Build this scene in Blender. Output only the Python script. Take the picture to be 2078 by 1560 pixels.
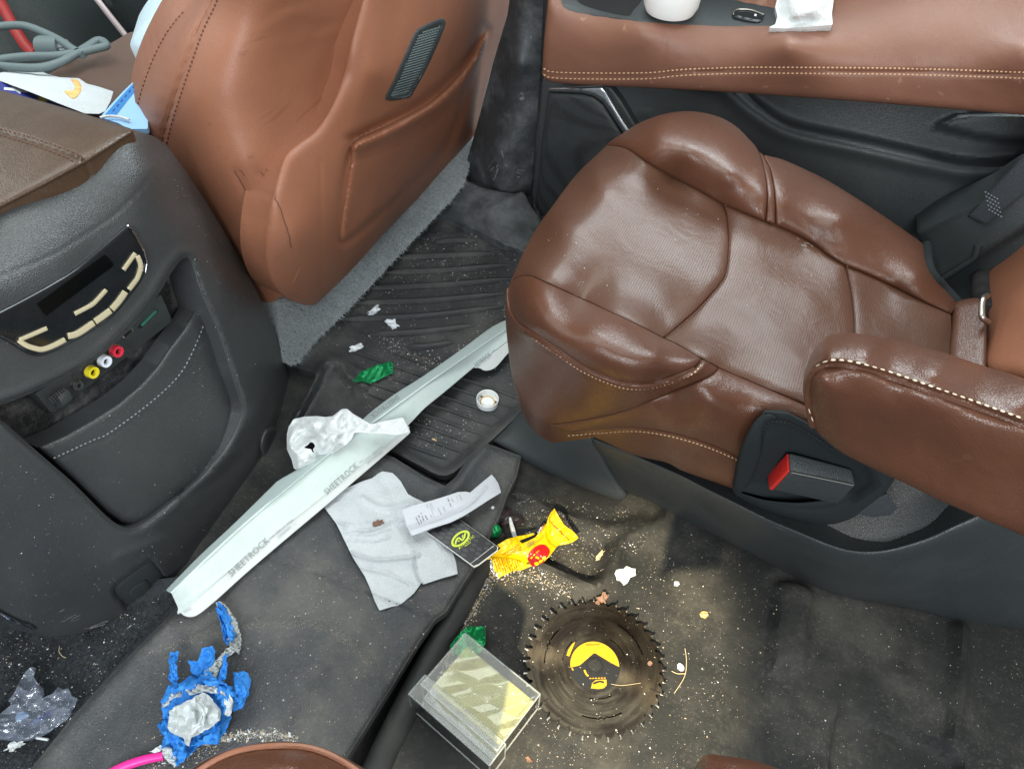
import bpy, math, random
import numpy as np
from mathutils import Vector, Matrix
from mathutils.geometry import delaunay_2d_cdt

for o in list(bpy.data.objects): bpy.data.objects.remove(o)
scene = bpy.context.scene
COL = scene.collection
rng = np.random.RandomState(7)
random.seed(7)

# ------------------------------------------------------------------ camera
# world axes: X = towards the rear of the car, Y = towards the right door, Z = up; metres; floor at z = 0
FPX, CX, CY = 1560.0, 1039.0, 780.0            # focal length and centre in photograph pixels
def _n(v): v = np.array(v, float); return v / np.linalg.norm(v)
_D = _n((-46, 1300, 1560)); _R = np.array((1036, -1685, 1560.0)); _R = _n(_R - _D * _R.dot(_D)); _F = np.cross(_R, _D)
MW = np.array([-_F, _R, -_D]); CAM = np.array([0, 0, 0.9])
cd = bpy.data.cameras.new('camera'); cam = bpy.data.objects.new('camera', cd); COL.objects.link(cam)
cd.sensor_fit = 'HORIZONTAL'; cd.sensor_width = 36; cd.lens = 36 * FPX / 2078; cd.clip_start = 0.01; cd.clip_end = 60
_r, _u, _b = MW @ np.array((1, 0, 0)), MW @ np.array((0, -1, 0)), MW @ np.array((0, 0, -1))
cam.matrix_world = Matrix(((_r[0], _u[0], _b[0], CAM[0]), (_r[1], _u[1], _b[1], CAM[1]), (_r[2], _u[2], _b[2], CAM[2]), (0, 0, 0, 1)))
scene.camera = cam

# ------------------------------------------------------------------ light: daylight through the openings of the cabin, plus an added overhead lamp
w = bpy.data.worlds.new('World'); scene.world = w; w.use_nodes = True
w.node_tree.nodes['Background'].inputs[0].default_value = (0.84, 0.96, 1.0, 1)
w.node_tree.nodes['Background'].inputs[1].default_value = 0.50
def area(name, loc, target, sx, sy, power, col):
    l = bpy.data.lights.new(name, 'AREA'); l.shape = 'RECTANGLE'; l.size = sx; l.size_y = sy; l.energy = power; l.color = col
    o = bpy.data.objects.new(name, l); COL.objects.link(o); o.location = loc
    o.rotation_euler = (Vector(target) - Vector(loc)).to_track_quat('-Z', 'Y').to_euler()
    return o
area('open_left_door_light', (0.22, -1.2, 1.40), (-0.1, 0.6, 0.1), 1.1, 1.15, 48, (0.92, 0.97, 1.0))
area('right_window_light', (0.0, 1.75, 1.25), (0.0, 0.4, 0.2), 1.2, 0.5, 22, (0.88, 0.97, 1.0))
area('windscreen_light', (-2.1, 0.3, 1.35), (-0.5, 0.5, 0.4), 1.3, 0.6, 8, (0.92, 1.0, 0.97))
area('added_overhead_light', (-0.75, 0.75, 1.95), (-0.55, 0.6, 0.0), 1.6, 1.4, 28, (0.95, 1.0, 0.96))  # added overhead lamp for sheen on upward faces, not a known opening
area('rear_glass_light', (1.5, 0.2, 1.5), (0.0, 0.5, 0.1), 1.0, 0.6, 15, (1.0, 0.93, 0.82))
sl = bpy.data.lights.new('sun_shaft', 'SPOT'); sl.energy = 1000; sl.color = (1.0, 0.84, 0.55); sl.spot_size = math.radians(8.4); sl.spot_blend = 0.6; sl.shadow_soft_size = 0.02
so = bpy.data.objects.new('sun_shaft', sl); COL.objects.link(so); so.location = (0.22, -1.3, 2.0)
so.rotation_euler = (Vector((-0.02, 0.36, 0)) - so.location).to_track_quat('-Z', 'Y').to_euler()
vs = scene.view_settings; vs.view_transform = 'Standard'; vs.look = 'None'; vs.exposure = 0.0; vs.gamma = 1.0; vs.use_curve_mapping = False
scene.render.engine = 'CYCLES'
scene.cycles.use_denoising = True
scene.cycles.max_bounces = 10; scene.cycles.transmission_bounces = 8; scene.cycles.transparent_max_bounces = 24

# ------------------------------------------------------------------ geometry helpers
def ray(px, py):
    px, py = np.asarray(px, float), np.asarray(py, float)
    return np.stack([(px - CX) / FPX, (py - CY) / FPX, np.ones_like(px)], -1) @ MW.T     # camera depth 1
def proj(P):
    c = (np.asarray(P, float) - CAM) @ MW
    return CX + FPX * c[..., 0] / c[..., 2], CY + FPX * c[..., 1] / c[..., 2]
def tdepth(px, py, ax, v, b=0):
    r = ray(px, py)
    if ax == 'z': return (v - CAM[2]) / r[2]
    if ax == 'y': return v / r[1]
    if ax == 'x': return v / r[0]
    if ax == 't': return (v + b * CAM[2]) / (r[0] - b * r[2])            # leaning plane X = v + b z
    if ax == 'd': return v
def at(px, py, ax, v, b=0): return CAM + ray(px, py) * tdepth(px, py, ax, v, b)
class Surf:
    """Smooth surface through given points (thin-plate spline on inverse depth, so planes stay planes)."""
    def __init__(s, cps, lam=0.0):
        s.xy = np.array([(c[0], c[1]) for c in cps], float) / 1000
        wv = np.array([1 / tdepth(*c) for c in cps]); n = len(cps)
        K = s.k(np.linalg.norm(s.xy[:, None] - s.xy[None], axis=-1)) + lam * np.eye(n)
        Pm = np.c_[np.ones(n), s.xy]; A = np.zeros((n + 3, n + 3)); A[:n, :n] = K; A[:n, n:] = Pm; A[n:, :n] = Pm.T
        s.c = np.linalg.lstsq(A, np.r_[wv, 0, 0, 0], rcond=None)[0]
    @staticmethod
    def k(r): return np.where(r > 1e-9, r * r * np.log(np.maximum(r, 1e-9)), 0)
    def pt(s, px, py, off=0.0):
        px, py = np.asarray(px, float), np.asarray(py, float)
        q = np.stack([px, py], -1) / 1000
        kk = s.k(np.linalg.norm(q[..., None, :] - s.xy, axis=-1))
        n = len(s.xy); wv = kk @ s.c[:n] + s.c[n] + q @ s.c[n + 1:]
        r = ray(px, py); t = 1 / wv - np.asarray(off) / np.linalg.norm(r, axis=-1)
        return CAM + r * t[..., None]
def flat(z): return Surf([(0, 0, 'z', z), (2000, 0, 'z', z), (500, 1500, 'z', z), (2000, 1500, 'z', z)])

_tab = np.random.RandomState(3).rand(256, 256)
def vn(x, y, s=0):
    x = np.asarray(x, float) + s * 17.3; y = np.asarray(y, float) + s * 9.1
    xi, yi = np.floor(x).astype(int), np.floor(y).astype(int); fx, fy = x - xi, y - yi
    fx = fx * fx * (3 - 2 * fx); fy = fy * fy * (3 - 2 * fy)
    g = lambda i, j: _tab[i & 255, j & 255]
    return (g(xi, yi) * (1 - fx) + g(xi + 1, yi) * fx) * (1 - fy) + (g(xi, yi + 1) * (1 - fx) + g(xi + 1, yi + 1) * fx) * fy - 0.5
def fbm(x, y, s=0, o=4): return sum(vn(x * 2 ** i, y * 2 ** i, s + i) / 2 ** i for i in range(o))
def tri(x): return np.abs((x % 1.0) - 0.5) * 2
def crumple(x, y, lam, s=0, k=7):
    """Sharp random folds, 0..1: sums of warped triangle waves in many directions."""
    r = np.random.RandomState(100 + s); h = 0
    for i in range(k):
        a = r.rand() * math.pi; L = lam * (0.5 + 1.1 * r.rand()); ph = r.rand()
        h = h + tri((x * math.cos(a) + y * math.sin(a)) / L + ph + 0.4 * vn(x / lam / 1.3, y / lam / 1.3, s + i)) * (L / lam)
    return h / k
def cr(pts, closed=True, k=8):
    """Catmull-Rom through 2D/3D points."""
    p = np.array(pts, float); n = len(p); out = []
    for i in range(n if closed else n - 1):
        g = (lambda j: p[j % n]) if closed else (lambda j: p[min(max(j, 0), n - 1)])
        a, b, c, d = g(i - 1), g(i), g(i + 1), g(i + 2)
        for t in np.arange(k) / k:
            out.append(0.5 * (2 * b + (c - a) * t + (2 * a - 5 * b + 4 * c - d) * t * t + (3 * b - a - 3 * c + d) * t ** 3))
    if not closed: out.append(p[-1])
    return np.array(out)
def resample(p, step, closed=True):
    p = np.array(p, float); q = np.vstack([p, p[:1]]) if closed else p
    d = np.linalg.norm(np.diff(q, axis=0), axis=1); keep = np.r_[True, d > 1e-9]; q = q[keep]; d = np.linalg.norm(np.diff(q, axis=0), axis=1)
    s = np.r_[0, np.cumsum(d)]; n = max(3, int(round(s[-1] / step)))
    t = np.linspace(0, s[-1], n + 1); t = t[:-1] if closed else t
    return np.stack([np.interp(t, s, q[:, i]) for i in range(q.shape[1])], -1)
def seg_dist(x, y, line, closed):
    L = np.array(line, float); a = L if closed else L[:-1]; b = np.roll(L, -1, 0) if closed else L[1:]
    best = np.full(np.shape(x), 1e9)
    for (ax, ay), (bx, by) in zip(a, b):
        dx, dy = bx - ax, by - ay; t = np.clip(((x - ax) * dx + (y - ay) * dy) / max(dx * dx + dy * dy, 1e-12), 0, 1)
        best = np.minimum(best, np.hypot(x - ax - t * dx, y - ay - t * dy))
    return best
def inside(x, y, poly):
    P = np.array(poly, float); r = np.zeros(np.shape(x), bool); j = len(P) - 1
    for i in range(len(P)):
        xi, yi, xj, yj = *P[i], *P[j]
        c = ((yi > y) != (yj > y)) & (x < (xj - xi) * (y - yi) / ((yj - yi) if yj != yi else 1e-12) + xi); r ^= c; j = i
    return r
def sdist(x, y, poly): d = seg_dist(x, y, poly, True); return np.where(inside(x, y, poly), d, -d)
def sstep(a, b, x): t = np.clip((x - a) / (b - a), 0, 1); return t * t * (3 - 2 * t)

def put(name, verts, faces, m, parent=None, smooth=True, angle=40):
    me = bpy.data.meshes.new(name); me.from_pydata([tuple(v) for v in verts], [], [tuple(f) for f in faces]); me.update()
    if m is not None:
        for mm in (m if isinstance(m, (list, tuple)) else [m]): me.materials.append(mm)
    if smooth:
        me.shade_smooth(); me.set_sharp_from_angle(angle=math.radians(angle))
    o = bpy.data.objects.new(name, me); COL.objects.link(o); adopt(o, parent)
    return o
def adopt(o, parent):
    if parent is not None:
        o.parent = parent
        o.matrix_parent_inverse = Matrix.Translation(-parent.location)
def tag(o, label=None, cat=None, group=None, kind=None):
    for k, v in (('label', label), ('category', cat), ('group', group), ('kind', kind)):
        if v: o[k] = v
    return o
def thing(name, label, cat, loc, group=None):
    e = bpy.data.objects.new(name, None); COL.objects.link(e); e.location = [float(v) for v in loc]; e.empty_display_size = 0.05
    return tag(e, label, cat, group)
def solid(o, t, offset=-1):
    md = o.modifiers.new('solid', 'SOLIDIFY'); md.thickness = t; md.offset = offset; return o

def region(name, outline, S, m, parent=None, step=8, off=None, curve=0, skirt=None, holes=(), thick=0, angle=40, jitter=0.0, inward=0.0, rings=True):
    """A piece of surface S bounded by an outline; off(x, y, distance-to-edge) raises it in metres; skirt gives it sides."""
    ol = cr(outline, True, curve) if curve else np.array(outline, float)
    B = resample(ol, step); H = [resample(h, step) for h in holes]
    x0, y0 = B.min(0); x1, y1 = B.max(0)
    gx, gy = np.meshgrid(np.arange(x0, x1 + step, step), np.arange(y0, y1 + step, step * 0.87))
    gx = gx + (np.arange(gx.shape[0]) % 2)[:, None] * step / 2
    if jitter: gx = gx + (rng.rand(*gx.shape) - .5) * step * jitter; gy = gy + (rng.rand(*gy.shape) - .5) * step * jitter
    gx, gy = gx.ravel(), gy.ravel(); sd = sdist(gx, gy, B); ok = sd > step * (1.25 if rings else 0.45)
    for h in H: ok &= sdist(gx, gy, h) < -step * (1.25 if rings else 0.45)
    RG = []                                                    # even rows of points close to the edges, so that rims shade cleanly
    if rings:
        for lp, sg in [(B, 1)] + [(h, -1) for h in H]:
            t = np.roll(lp, -1, 0) - np.roll(lp, 1, 0); t /= np.linalg.norm(t, axis=1)[:, None] + 1e-9; nn = np.stack([-t[:, 1], t[:, 0]], -1)
            tst = lp + nn * 0.5; cen = sdist(tst[:, 0], tst[:, 1], lp) * sg > 0; nn = np.where(cen[:, None], nn, -nn)
            for o_ in (0.18 * step, 0.5 * step, 0.95 * step):
                q = lp + nn * o_; g = sdist(q[:, 0], q[:, 1], B) > o_ * 0.8
                for h in H: g &= sdist(q[:, 0], q[:, 1], h) < -o_ * 0.8
                RG.append(q[g])
    pts = np.vstack([B] + H + RG + [np.stack([gx[ok], gy[ok]], -1)])
    ed = []; s0 = 0
    for lp in [B] + H:
        n = len(lp); ed += [(s0 + i, s0 + (i + 1) % n) for i in range(n)]; s0 += n
    V, E, F, ov, oe, of = delaunay_2d_cdt([Vector(p) for p in pts], ed, [], 1, 1e-4)
    V = np.array([(v.x, v.y) for v in V]); F = np.array([f for f in F if len(f) == 3])
    for h in H:
        c = V[F].mean(1); F = F[~inside(c[:, 0], c[:, 1], h)]
    a, b, c = V[F[:, 0]], V[F[:, 1]], V[F[:, 2]]
    flip = ((b[:, 0] - a[:, 0]) * (c[:, 1] - a[:, 1]) - (b[:, 1] - a[:, 1]) * (c[:, 0] - a[:, 0])) > 0
    F[flip] = F[flip][:, ::-1]
    sd = sdist(V[:, 0], V[:, 1], B); on = np.abs(sd) < 1e-3; sd = np.where(on, 0, sd)
    for h in H: sd = np.minimum(sd, np.abs(sdist(V[:, 0], V[:, 1], h)))
    P = S.pt(V[:, 0], V[:, 1], off(V[:, 0], V[:, 1], sd) if off else 0.0)
    faces = [tuple(f) for f in F]; P = list(P)
    if skirt is not None:
        sk = np.array(skirt, float)
        cnt = {}
        for f in faces:
            for i in range(3):
                e = (f[i], f[(i + 1) % 3]); cnt[e] = 1
        bnd = [e for e in cnt if (e[1], e[0]) not in cnt]
        mid = np.mean(P, axis=0); mp = {}
        for e in bnd:
            for v in e:
                if v not in mp:
                    mp[v] = len(P); q = P[v] + sk
                    if inward: q = q + (mid - P[v]) * inward * np.array((1, 1, 0))
                    P.append(q)
        for e in bnd: faces.append((e[1], e[0], mp[e[0]], mp[e[1]]))
    o = put(name, P, faces, m, parent, True, angle)
    if thick: solid(o, thick)
    return o
def away(px, py, L): r = ray(px, py); return r / np.linalg.norm(r) * L
def puff(h, r): return lambda x, y, d: h * np.sqrt(np.clip(1 - (1 - np.clip(d / r, 0, 1)) ** 2, 0, 1))
def tube(name, pts, rad, m, parent=None, seg=10, close=False, k=6, flatten=1.0, caps=True):
    """Round (or flattened) tube along smooth 3D points."""
    p = cr(pts, close, k) if k else np.array(pts, float); n = len(p)
    rr = np.interp(np.linspace(0, 1, n), np.linspace(0, 1, len(np.atleast_1d(rad))), np.atleast_1d(rad)) if np.size(rad) > 1 else np.full(n, rad)
    T = np.gradient(p, axis=0); T /= np.linalg.norm(T, axis=1)[:, None] + 1e-12
    up = np.array((0, 0, 1.0)); V = []; Fc = []
    for i in range(n):
        s = np.cross(T[i], up); s = s / (np.linalg.norm(s) + 1e-9) if np.linalg.norm(s) > 1e-3 else np.array((1.0, 0, 0)); q = np.cross(s, T[i])
        for j in range(seg):
            a = 2 * math.pi * j / seg; V.append(p[i] + rr[i] * (s * math.cos(a) + q * math.sin(a) * flatten))
    for i in range(n if close else n - 1):
        for j in range(seg):
            A, Bq = i * seg, ((i + 1) % n) * seg; Fc.append((A + j, Bq + j, Bq + (j + 1) % seg, A + (j + 1) % seg))
    if caps and not close: Fc += [tuple(range(seg)), tuple(range((n - 1) * seg, n * seg))[::-1]]
    return put(name, V, Fc, m, parent)
def stubs(name, paths, S, m, parent, length=7, gap=4, r=0.0009, off=0.001):
    """Sewing thread: short round stitches along paths lying on S."""
    V, Fc = [], []
    for path in paths:
        p = resample(cr(path, False, 8), length + gap, False)
        for i in range(len(p) - 1):
            a = p[i]; d = p[i + 1] - p[i]; d = d * (length / (length + gap)); b = a + d
            A, Bv = S.pt(a[0], a[1], off), S.pt(b[0], b[1], off); t = Bv - A; t /= np.linalg.norm(t) + 1e-9
            v = ray(*a); v = v / np.linalg.norm(v); s = np.cross(t, v); q = np.cross(s, t); k0 = len(V)
            for c, sc in ((A, .35), (A * .75 + Bv * .25, 1), (A * .25 + Bv * .75, 1), (Bv, .35)):
                for j in range(5):
                    an = 2 * math.pi * j / 5; V.append(c + r * sc * (s * math.cos(an) + q * math.sin(an)))
            for u in range(3):
                for j in range(5): Fc.append((k0 + u * 5 + j, k0 + u * 5 + (j + 1) % 5, k0 + u * 5 + 5 + (j + 1) % 5, k0 + u * 5 + 5 + j))
            Fc += [tuple(k0 + j for j in range(5))[::-1], tuple(k0 + 15 + j for j in range(5))]
    return put(name, V, Fc, m, parent)
def lettering(name, string, S, p0, p1, hpx, m, parent, off=0.0006, flip=False, bold=0.0, up=None, fit=True):
    """Flat print: words set along p0 -> p1 on S; hpx = cap height."""
    cu = bpy.data.curves.new('t', 'FONT'); cu.body = string; cu.offset = bold; cu.resolution_u = 3; cu.space_character = 1.12; cu.fill_mode = 'FRONT'
    ob = bpy.data.objects.new('t', cu); COL.objects.link(ob)
    dg = bpy.context.evaluated_depsgraph_get(); me = bpy.data.meshes.new_from_object(ob.evaluated_get(dg))
    v = np.array([x.co[:] for x in me.vertices]); f = [tuple(p.vertices) for p in me.polygons]
    bpy.data.objects.remove(ob); bpy.data.curves.remove(cu); bpy.data.meshes.remove(me)
    p0, p1 = np.array(p0, float), np.array(p1, float); d = p1 - p0
    nrm = np.array(up, float) if up is not None else np.array((d[1], -d[0])) / np.linalg.norm(d)
    x = (v[:, 0] - v[:, 0].min()) / (v[:, 0].max() - v[:, 0].min()); y = v[:, 1] / 0.70
    if flip: y = y * -1
    q = p0 + x[:, None] * d + y[:, None] * nrm * hpx
    return put(name, S.pt(q[:, 0], q[:, 1], off), f, m, parent, False)
def stroke(name, path, S, wpx, m, parent, off=0.0006, closed=False, thick=0.0):
    """A flat painted or moulded band of constant width along a path on S."""
    p = resample(path, 4, closed); t = np.gradient(p, axis=0) if not closed else (np.roll(p, -1, 0) - np.roll(p, 1, 0))
    t /= np.linalg.norm(t, axis=1)[:, None] + 1e-9; nn = np.stack([-t[:, 1], t[:, 0]], -1) * wpx / 2
    a, b = p + nn, p - nn; n = len(p)
    V = np.vstack([S.pt(a[:, 0], a[:, 1], off), S.pt(b[:, 0], b[:, 1], off)]); m_ = n if closed else n - 1
    o = put(name, V, [(i, (i + 1) % n, n + (i + 1) % n, n + i) for i in range(m_)], m, parent, True)
    if thick: solid(o, thick, 0)
    return o
def box(name, c, ax, size, m, parent=None, bevel=0.0):
    """Box with centre c, three axis vectors ax and full sizes; bevelled."""
    ax = [_n(a) for a in ax]; V = []
    for i in (-1, 1):
        for j in (-1, 1):
            for k in (-1, 1): V.append(np.array(c) + ax[0] * i * size[0] / 2 + ax[1] * j * size[1] / 2 + ax[2] * k * size[2] / 2)
    F = [(0, 1, 3, 2), (4, 6, 7, 5), (0, 4, 5, 1), (2, 3, 7, 6), (0, 2, 6, 4), (1, 5, 7, 3)]
    return hexa(name, V, m, parent, bevel, F)
def hexa(name, V, m, parent=None, bevel=0.0, F=None):
    F = F or [(0, 1, 2, 3), (7, 6, 5, 4), (0, 4, 5, 1), (1, 5, 6, 2), (2, 6, 7, 3), (3, 7, 4, 0)]
    o = put(name, V, F, m, parent, False)
    import bmesh
    bm = bmesh.new(); bm.from_mesh(o.data); bmesh.ops.recalc_face_normals(bm, faces=bm.faces)
    if bevel: bmesh.ops.bevel(bm, geom=list(bm.edges), offset=bevel, segments=3, profile=0.5, affect='EDGES', clamp_overlap=True)
    bm.to_mesh(o.data); bm.free(); o.data.shade_smooth(); o.data.set_sharp_from_angle(angle=math.radians(35))
    return o
def lathe(name, prof, c, m, parent=None, axis=(0, 0, 1), seg=40):
    """Turned shape: profile of (radius, height) along axis at c."""
    a = _n(axis); s = _n(np.cross(a, (1, 0.1, 0))); q = np.cross(a, s); V = []; F = []
    for r, h in prof:
        for j in range(seg):
            t = 2 * math.pi * j / seg; V.append(np.array(c) + a * h + r * (s * math.cos(t) + q * math.sin(t)))
    for i in range(len(prof) - 1):
        for j in range(seg): F.append((i * seg + j, i * seg + (j + 1) % seg, i * seg + seg + (j + 1) % seg, i * seg + seg + j))
    return put(name, V, F, m, parent, True, 35)

# ------------------------------------------------------------------ materials (all procedural, object coordinates in metres)
def mat(name, base, rough=0.5, metal=0.0, spec=0.5, var=None, grain=None, wrinkle=None, dust=None, specks=None, perf=None, trans=0.0, ior=1.45,
        sheen=0.0, emit=None, alpha=1.0, coat=0.0, rvar=0.0, sub=0.0, scratch=None):
    """var=(scale, amount, colour2) mottling; grain=(scale, strength) cell bump; wrinkle=(scale, strength); dust=(colour, amount, scale);
    specks=(colour, scale, size); perf=pitch of punched holes; scratch=(colour, amount, scale)"""
    m = bpy.data.materials.new(name); m.use_nodes = True; nt = m.node_tree; N, L = nt.nodes, nt.links
    b = N['Principled BSDF']; tc = N.new('ShaderNodeTexCoord').outputs['Object']
    def node(t, **kw):
        n = N.new(t)
        for k, v in kw.items(): setattr(n, k, v)
        return n
    def noise(scale, detail=4, rough=0.6, vec=None, dist=0.0):
        n = node('ShaderNodeTexNoise'); n.inputs['Scale'].default_value = scale; n.inputs['Detail'].default_value = detail; n.inputs['Roughness'].default_value = rough; n.inputs['Distortion'].default_value = dist
        L.new(vec or tc, n.inputs['Vector']); return n.outputs['Fac']
    def ramp(f, a, c):
        n = node('ShaderNodeMapRange', interpolation_type='SMOOTHSTEP'); n.inputs['From Min'].default_value = a; n.inputs['From Max'].default_value = c; L.new(f, n.inputs['Value']); return n.outputs[0]
    def mth(op, a, c=None):
        n = node('ShaderNodeMath', operation=op)
        for i, v in enumerate((a, c)):
            if v is None: continue
            if isinstance(v, (int, float)): n.inputs[i].default_value = v
            else: L.new(v, n.inputs[i])
        return n.outputs[0]
    def mix(f, a, c):
        n = node('ShaderNodeMix', data_type='RGBA')
        for i, v in ((0, f), (6, a), (7, c)):
            if isinstance(v, (int, float)): n.inputs[i].default_value = v
            elif isinstance(v, tuple): n.inputs[i].default_value = (*v[:3], 1)
            else: L.new(v, n.inputs[i])
        return n.outputs[2]
    col = tuple(base); rg = rough; hb = []
    if var: col = mix(mth('MULTIPLY', ramp(noise(var[0], 5), 0.35, 0.7), var[1]), col, var[2])
    if scratch:
        mp = node('ShaderNodeMapping'); L.new(tc, mp.inputs[0]); mp.inputs['Scale'].default_value = (1, 0.12, 1); mp.inputs['Rotation'].default_value = (0, 0, 0.6)
        s1 = ramp(noise(scratch[2], 3, 0.5, mp.outputs[0], 0.6), 0.66, 0.72); col = mix(mth('MULTIPLY', s1, scratch[1]), col, scratch[0])
    if perf:
        sp = node('ShaderNodeSeparateXYZ'); L.new(tc, sp.inputs[0]); k = 2 * math.pi / perf
        sx = mth('SINE', mth('MULTIPLY', mth('ADD', sp.outputs[0], sp.outputs[1]), k * 0.7071)); sy = mth('SINE', mth('MULTIPLY', mth('SUBTRACT', sp.outputs[0], sp.outputs[1]), k * 0.7071))
        hole = ramp(mth('MULTIPLY', sx, sy), 0.35, 0.75)
        col = mix(mth('MULTIPLY', hole, 0.72), col, tuple(c * 0.12 for c in base)); hb.append((mth('MULTIPLY', hole, -1.0), 0.5, 0.0006))
    if dust:
        f = mth('MULTIPLY', ramp(noise(dust[2], 6, 0.68), 0.42, 0.72), dust[1]); f2 = mth('MULTIPLY', ramp(noise(dust[2] * 38, 3, 0.7), 0.5, 0.75), dust[1] * 0.9)
        ff = mth('ADD', f, mth('MULTIPLY', f2, ramp(noise(dust[2] * 2.1, 3), 0.35, 0.65))); col = mix(ff, col, dust[0]); rg = mth('ADD', rough, mth('MULTIPLY', ff, 0.5))
    if specks:
        v = node('ShaderNodeTexVoronoi'); v.inputs['Scale'].default_value = specks[1]; L.new(tc, v.inputs['Vector'])
        sp_ = mth('MULTIPLY', ramp(v.outputs['Distance'], specks[2], specks[2] * 0.6), ramp(noise(9.0, 3), 0.46, 0.62)); col = mix(sp_, col, specks[0])
    if rvar: rg = mth('ADD', rg if not isinstance(rg, (int, float)) else float(rg), mth('MULTIPLY', mth('SUBTRACT', noise(18, 5), 0.5), rvar))
    if grain:
        v = node('ShaderNodeTexVoronoi', feature='DISTANCE_TO_EDGE'); v.inputs['Scale'].default_value = grain[0]
        wv = node('ShaderNodeMix', data_type='VECTOR'); L.new(tc, v.inputs['Vector'])
        hb.append((ramp(v.outputs['Distance'], 0.0, 0.35), grain[1], 0.35 / grain[0])); hb.append((noise(grain[0] * 1.7, 3), grain[1] * 0.7, 0.2 / grain[0]))
    if wrinkle: hb.append((noise(wrinkle[0], 5, 0.6, None, 0.8), wrinkle[1], 0.5 / wrinkle[0]))
    prev = None
    for h, st, di in hb:
        bp = node('ShaderNodeBump'); bp.inputs['Strength'].default_value = st; bp.inputs['Distance'].default_value = di; L.new(h, bp.inputs['Height'])
        if prev is not None: L.new(prev, bp.inputs['Normal'])
        prev = bp.outputs[0]
    if prev is not None: L.new(prev, b.inputs['Normal'])
    if isinstance(col, tuple): b.inputs['Base Color'].default_value = (*col, 1)
    else: L.new(col, b.inputs['Base Color'])
    if isinstance(rg, (int, float)): b.inputs['Roughness'].default_value = rg
    else: L.new(rg, b.inputs['Roughness'])
    b.inputs['Metallic'].default_value = metal; b.inputs['Specular IOR Level'].default_value = spec; b.inputs['Transmission Weight'].default_value = trans; b.inputs['IOR'].default_value = ior
    b.inputs['Sheen Weight'].default_value = sheen; b.inputs['Alpha'].default_value = alpha; b.inputs['Coat Weight'].default_value = coat; b.inputs['Coat Roughness'].default_value = 0.15
    if sub: b.inputs['Subsurface Weight'].default_value = sub; b.inputs['Subsurface Scale'].default_value = 0.01
    return m
def sheet(name, tint, rough, ior, haze, hcol):
    """Thin clear plastic: lets light straight through, mirrors at a slant, a little milky."""
    m = bpy.data.materials.new(name); m.use_nodes = True; nt = m.node_tree; N, L = nt.nodes, nt.links; N.remove(N['Principled BSDF'])
    t = N.new('ShaderNodeBsdfTransparent'); t.inputs[0].default_value = (*tint, 1); g = N.new('ShaderNodeBsdfGlossy'); g.inputs['Roughness'].default_value = rough
    d = N.new('ShaderNodeBsdfDiffuse'); d.inputs[0].default_value = (*hcol, 1); fr = N.new('ShaderNodeFresnel'); fr.inputs[0].default_value = ior
    bp = N.new('ShaderNodeBump'); nz = N.new('ShaderNodeTexNoise'); nz.inputs['Scale'].default_value = 60; tc = N.new('ShaderNodeTexCoord'); L.new(tc.outputs['Object'], nz.inputs['Vector']); L.new(nz.outputs['Fac'], bp.inputs['Height']); bp.inputs['Strength'].default_value = 0.08; bp.inputs['Distance'].default_value = 0.004
    L.new(bp.outputs[0], g.inputs['Normal']); L.new(bp.outputs[0], fr.inputs['Normal'])
    a = N.new('ShaderNodeMixShader'); a.inputs[0].default_value = haze; L.new(t.outputs[0], a.inputs[1]); L.new(d.outputs[0], a.inputs[2])
    b = N.new('ShaderNodeMixShader'); L.new(fr.outputs[0], b.inputs[0]); L.new(a.outputs[0], b.inputs[1]); L.new(g.outputs[0], b.inputs[2]); L.new(b.outputs[0], N['Material Output'].inputs['Surface'])
    return m
M = {}
LS = dict(grain=(520, 0.22), wrinkle=(38, 0.05), rvar=0.08)
M['tan'] = mat('tan leather', (0.27, 0.110, 0.062), 0.46, var=(9, 0.5, (0.225, 0.088, 0.05)), scratch=((0.10, 0.035, 0.02), 0.25, 55), **LS)
M['brown'] = mat('brown leather', (0.092, 0.0365, 0.0205), 0.29, var=(12, 0.6, (0.072, 0.029, 0.017)), scratch=((0.24, 0.12, 0.075), 0.12, 60), **LS)
M['perf'] = mat('perforated brown leather', (0.094, 0.042, 0.025), 0.36, spec=0.46, var=(11, 0.6, (0.075, 0.034, 0.021)), perf=0.0036, wrinkle=(30, 0.07), rvar=0.15, scratch=((0.28, 0.18, 0.12), 0.12, 60))
M['lid'] = mat('worn olive brown leather', (0.062, 0.036, 0.022), 0.27, var=(22, 0.6, (0.085, 0.055, 0.034)), grain=(520, 0.18), wrinkle=(45, 0.05), rvar=0.1)
M['thread'] = mat('tan thread', (0.52, 0.33, 0.2), 0.7)
M['thread_pale'] = mat('pale thread', (0.62, 0.52, 0.38), 0.7)
M['thread_grey'] = mat('grey thread', (0.19, 0.21, 0.23), 0.7)
M['thread_brown'] = mat('dark brown thread', (0.11, 0.045, 0.028), 0.7)
M['thread_dark'] = mat('black thread', (0.015, 0.016, 0.018), 0.8)
M['vinyl'] = mat('black grained vinyl', (0.042, 0.045, 0.047), 0.36, spec=0.65, grain=(520, 0.32), wrinkle=(60, 0.04), dust=((0.13, 0.135, 0.14), 0.10, 9), specks=((0.5, 0.52, 0.52), 160, 0.05), rvar=0.2)
M['plastic'] = mat('black moulded plastic', (0.036, 0.042, 0.044), 0.40, grain=(560, 0.35), dust=((0.14, 0.15, 0.15), 0.07, 8), rvar=0.2)
M['plastic_scuffed'] = mat('scuffed black plastic', (0.032, 0.035, 0.038), 0.42, grain=(560, 0.3), dust=((0.22, 0.23, 0.24), 0.38, 14), scratch=((0.33, 0.34, 0.35), 0.45, 30), rvar=0.2)
M['gloss'] = mat('piano black', (0.012, 0.014, 0.016), 0.13, dust=((0.12, 0.12, 0.12), 0.05, 15), specks=((0.4, 0.4, 0.4), 190, 0.04))
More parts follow.
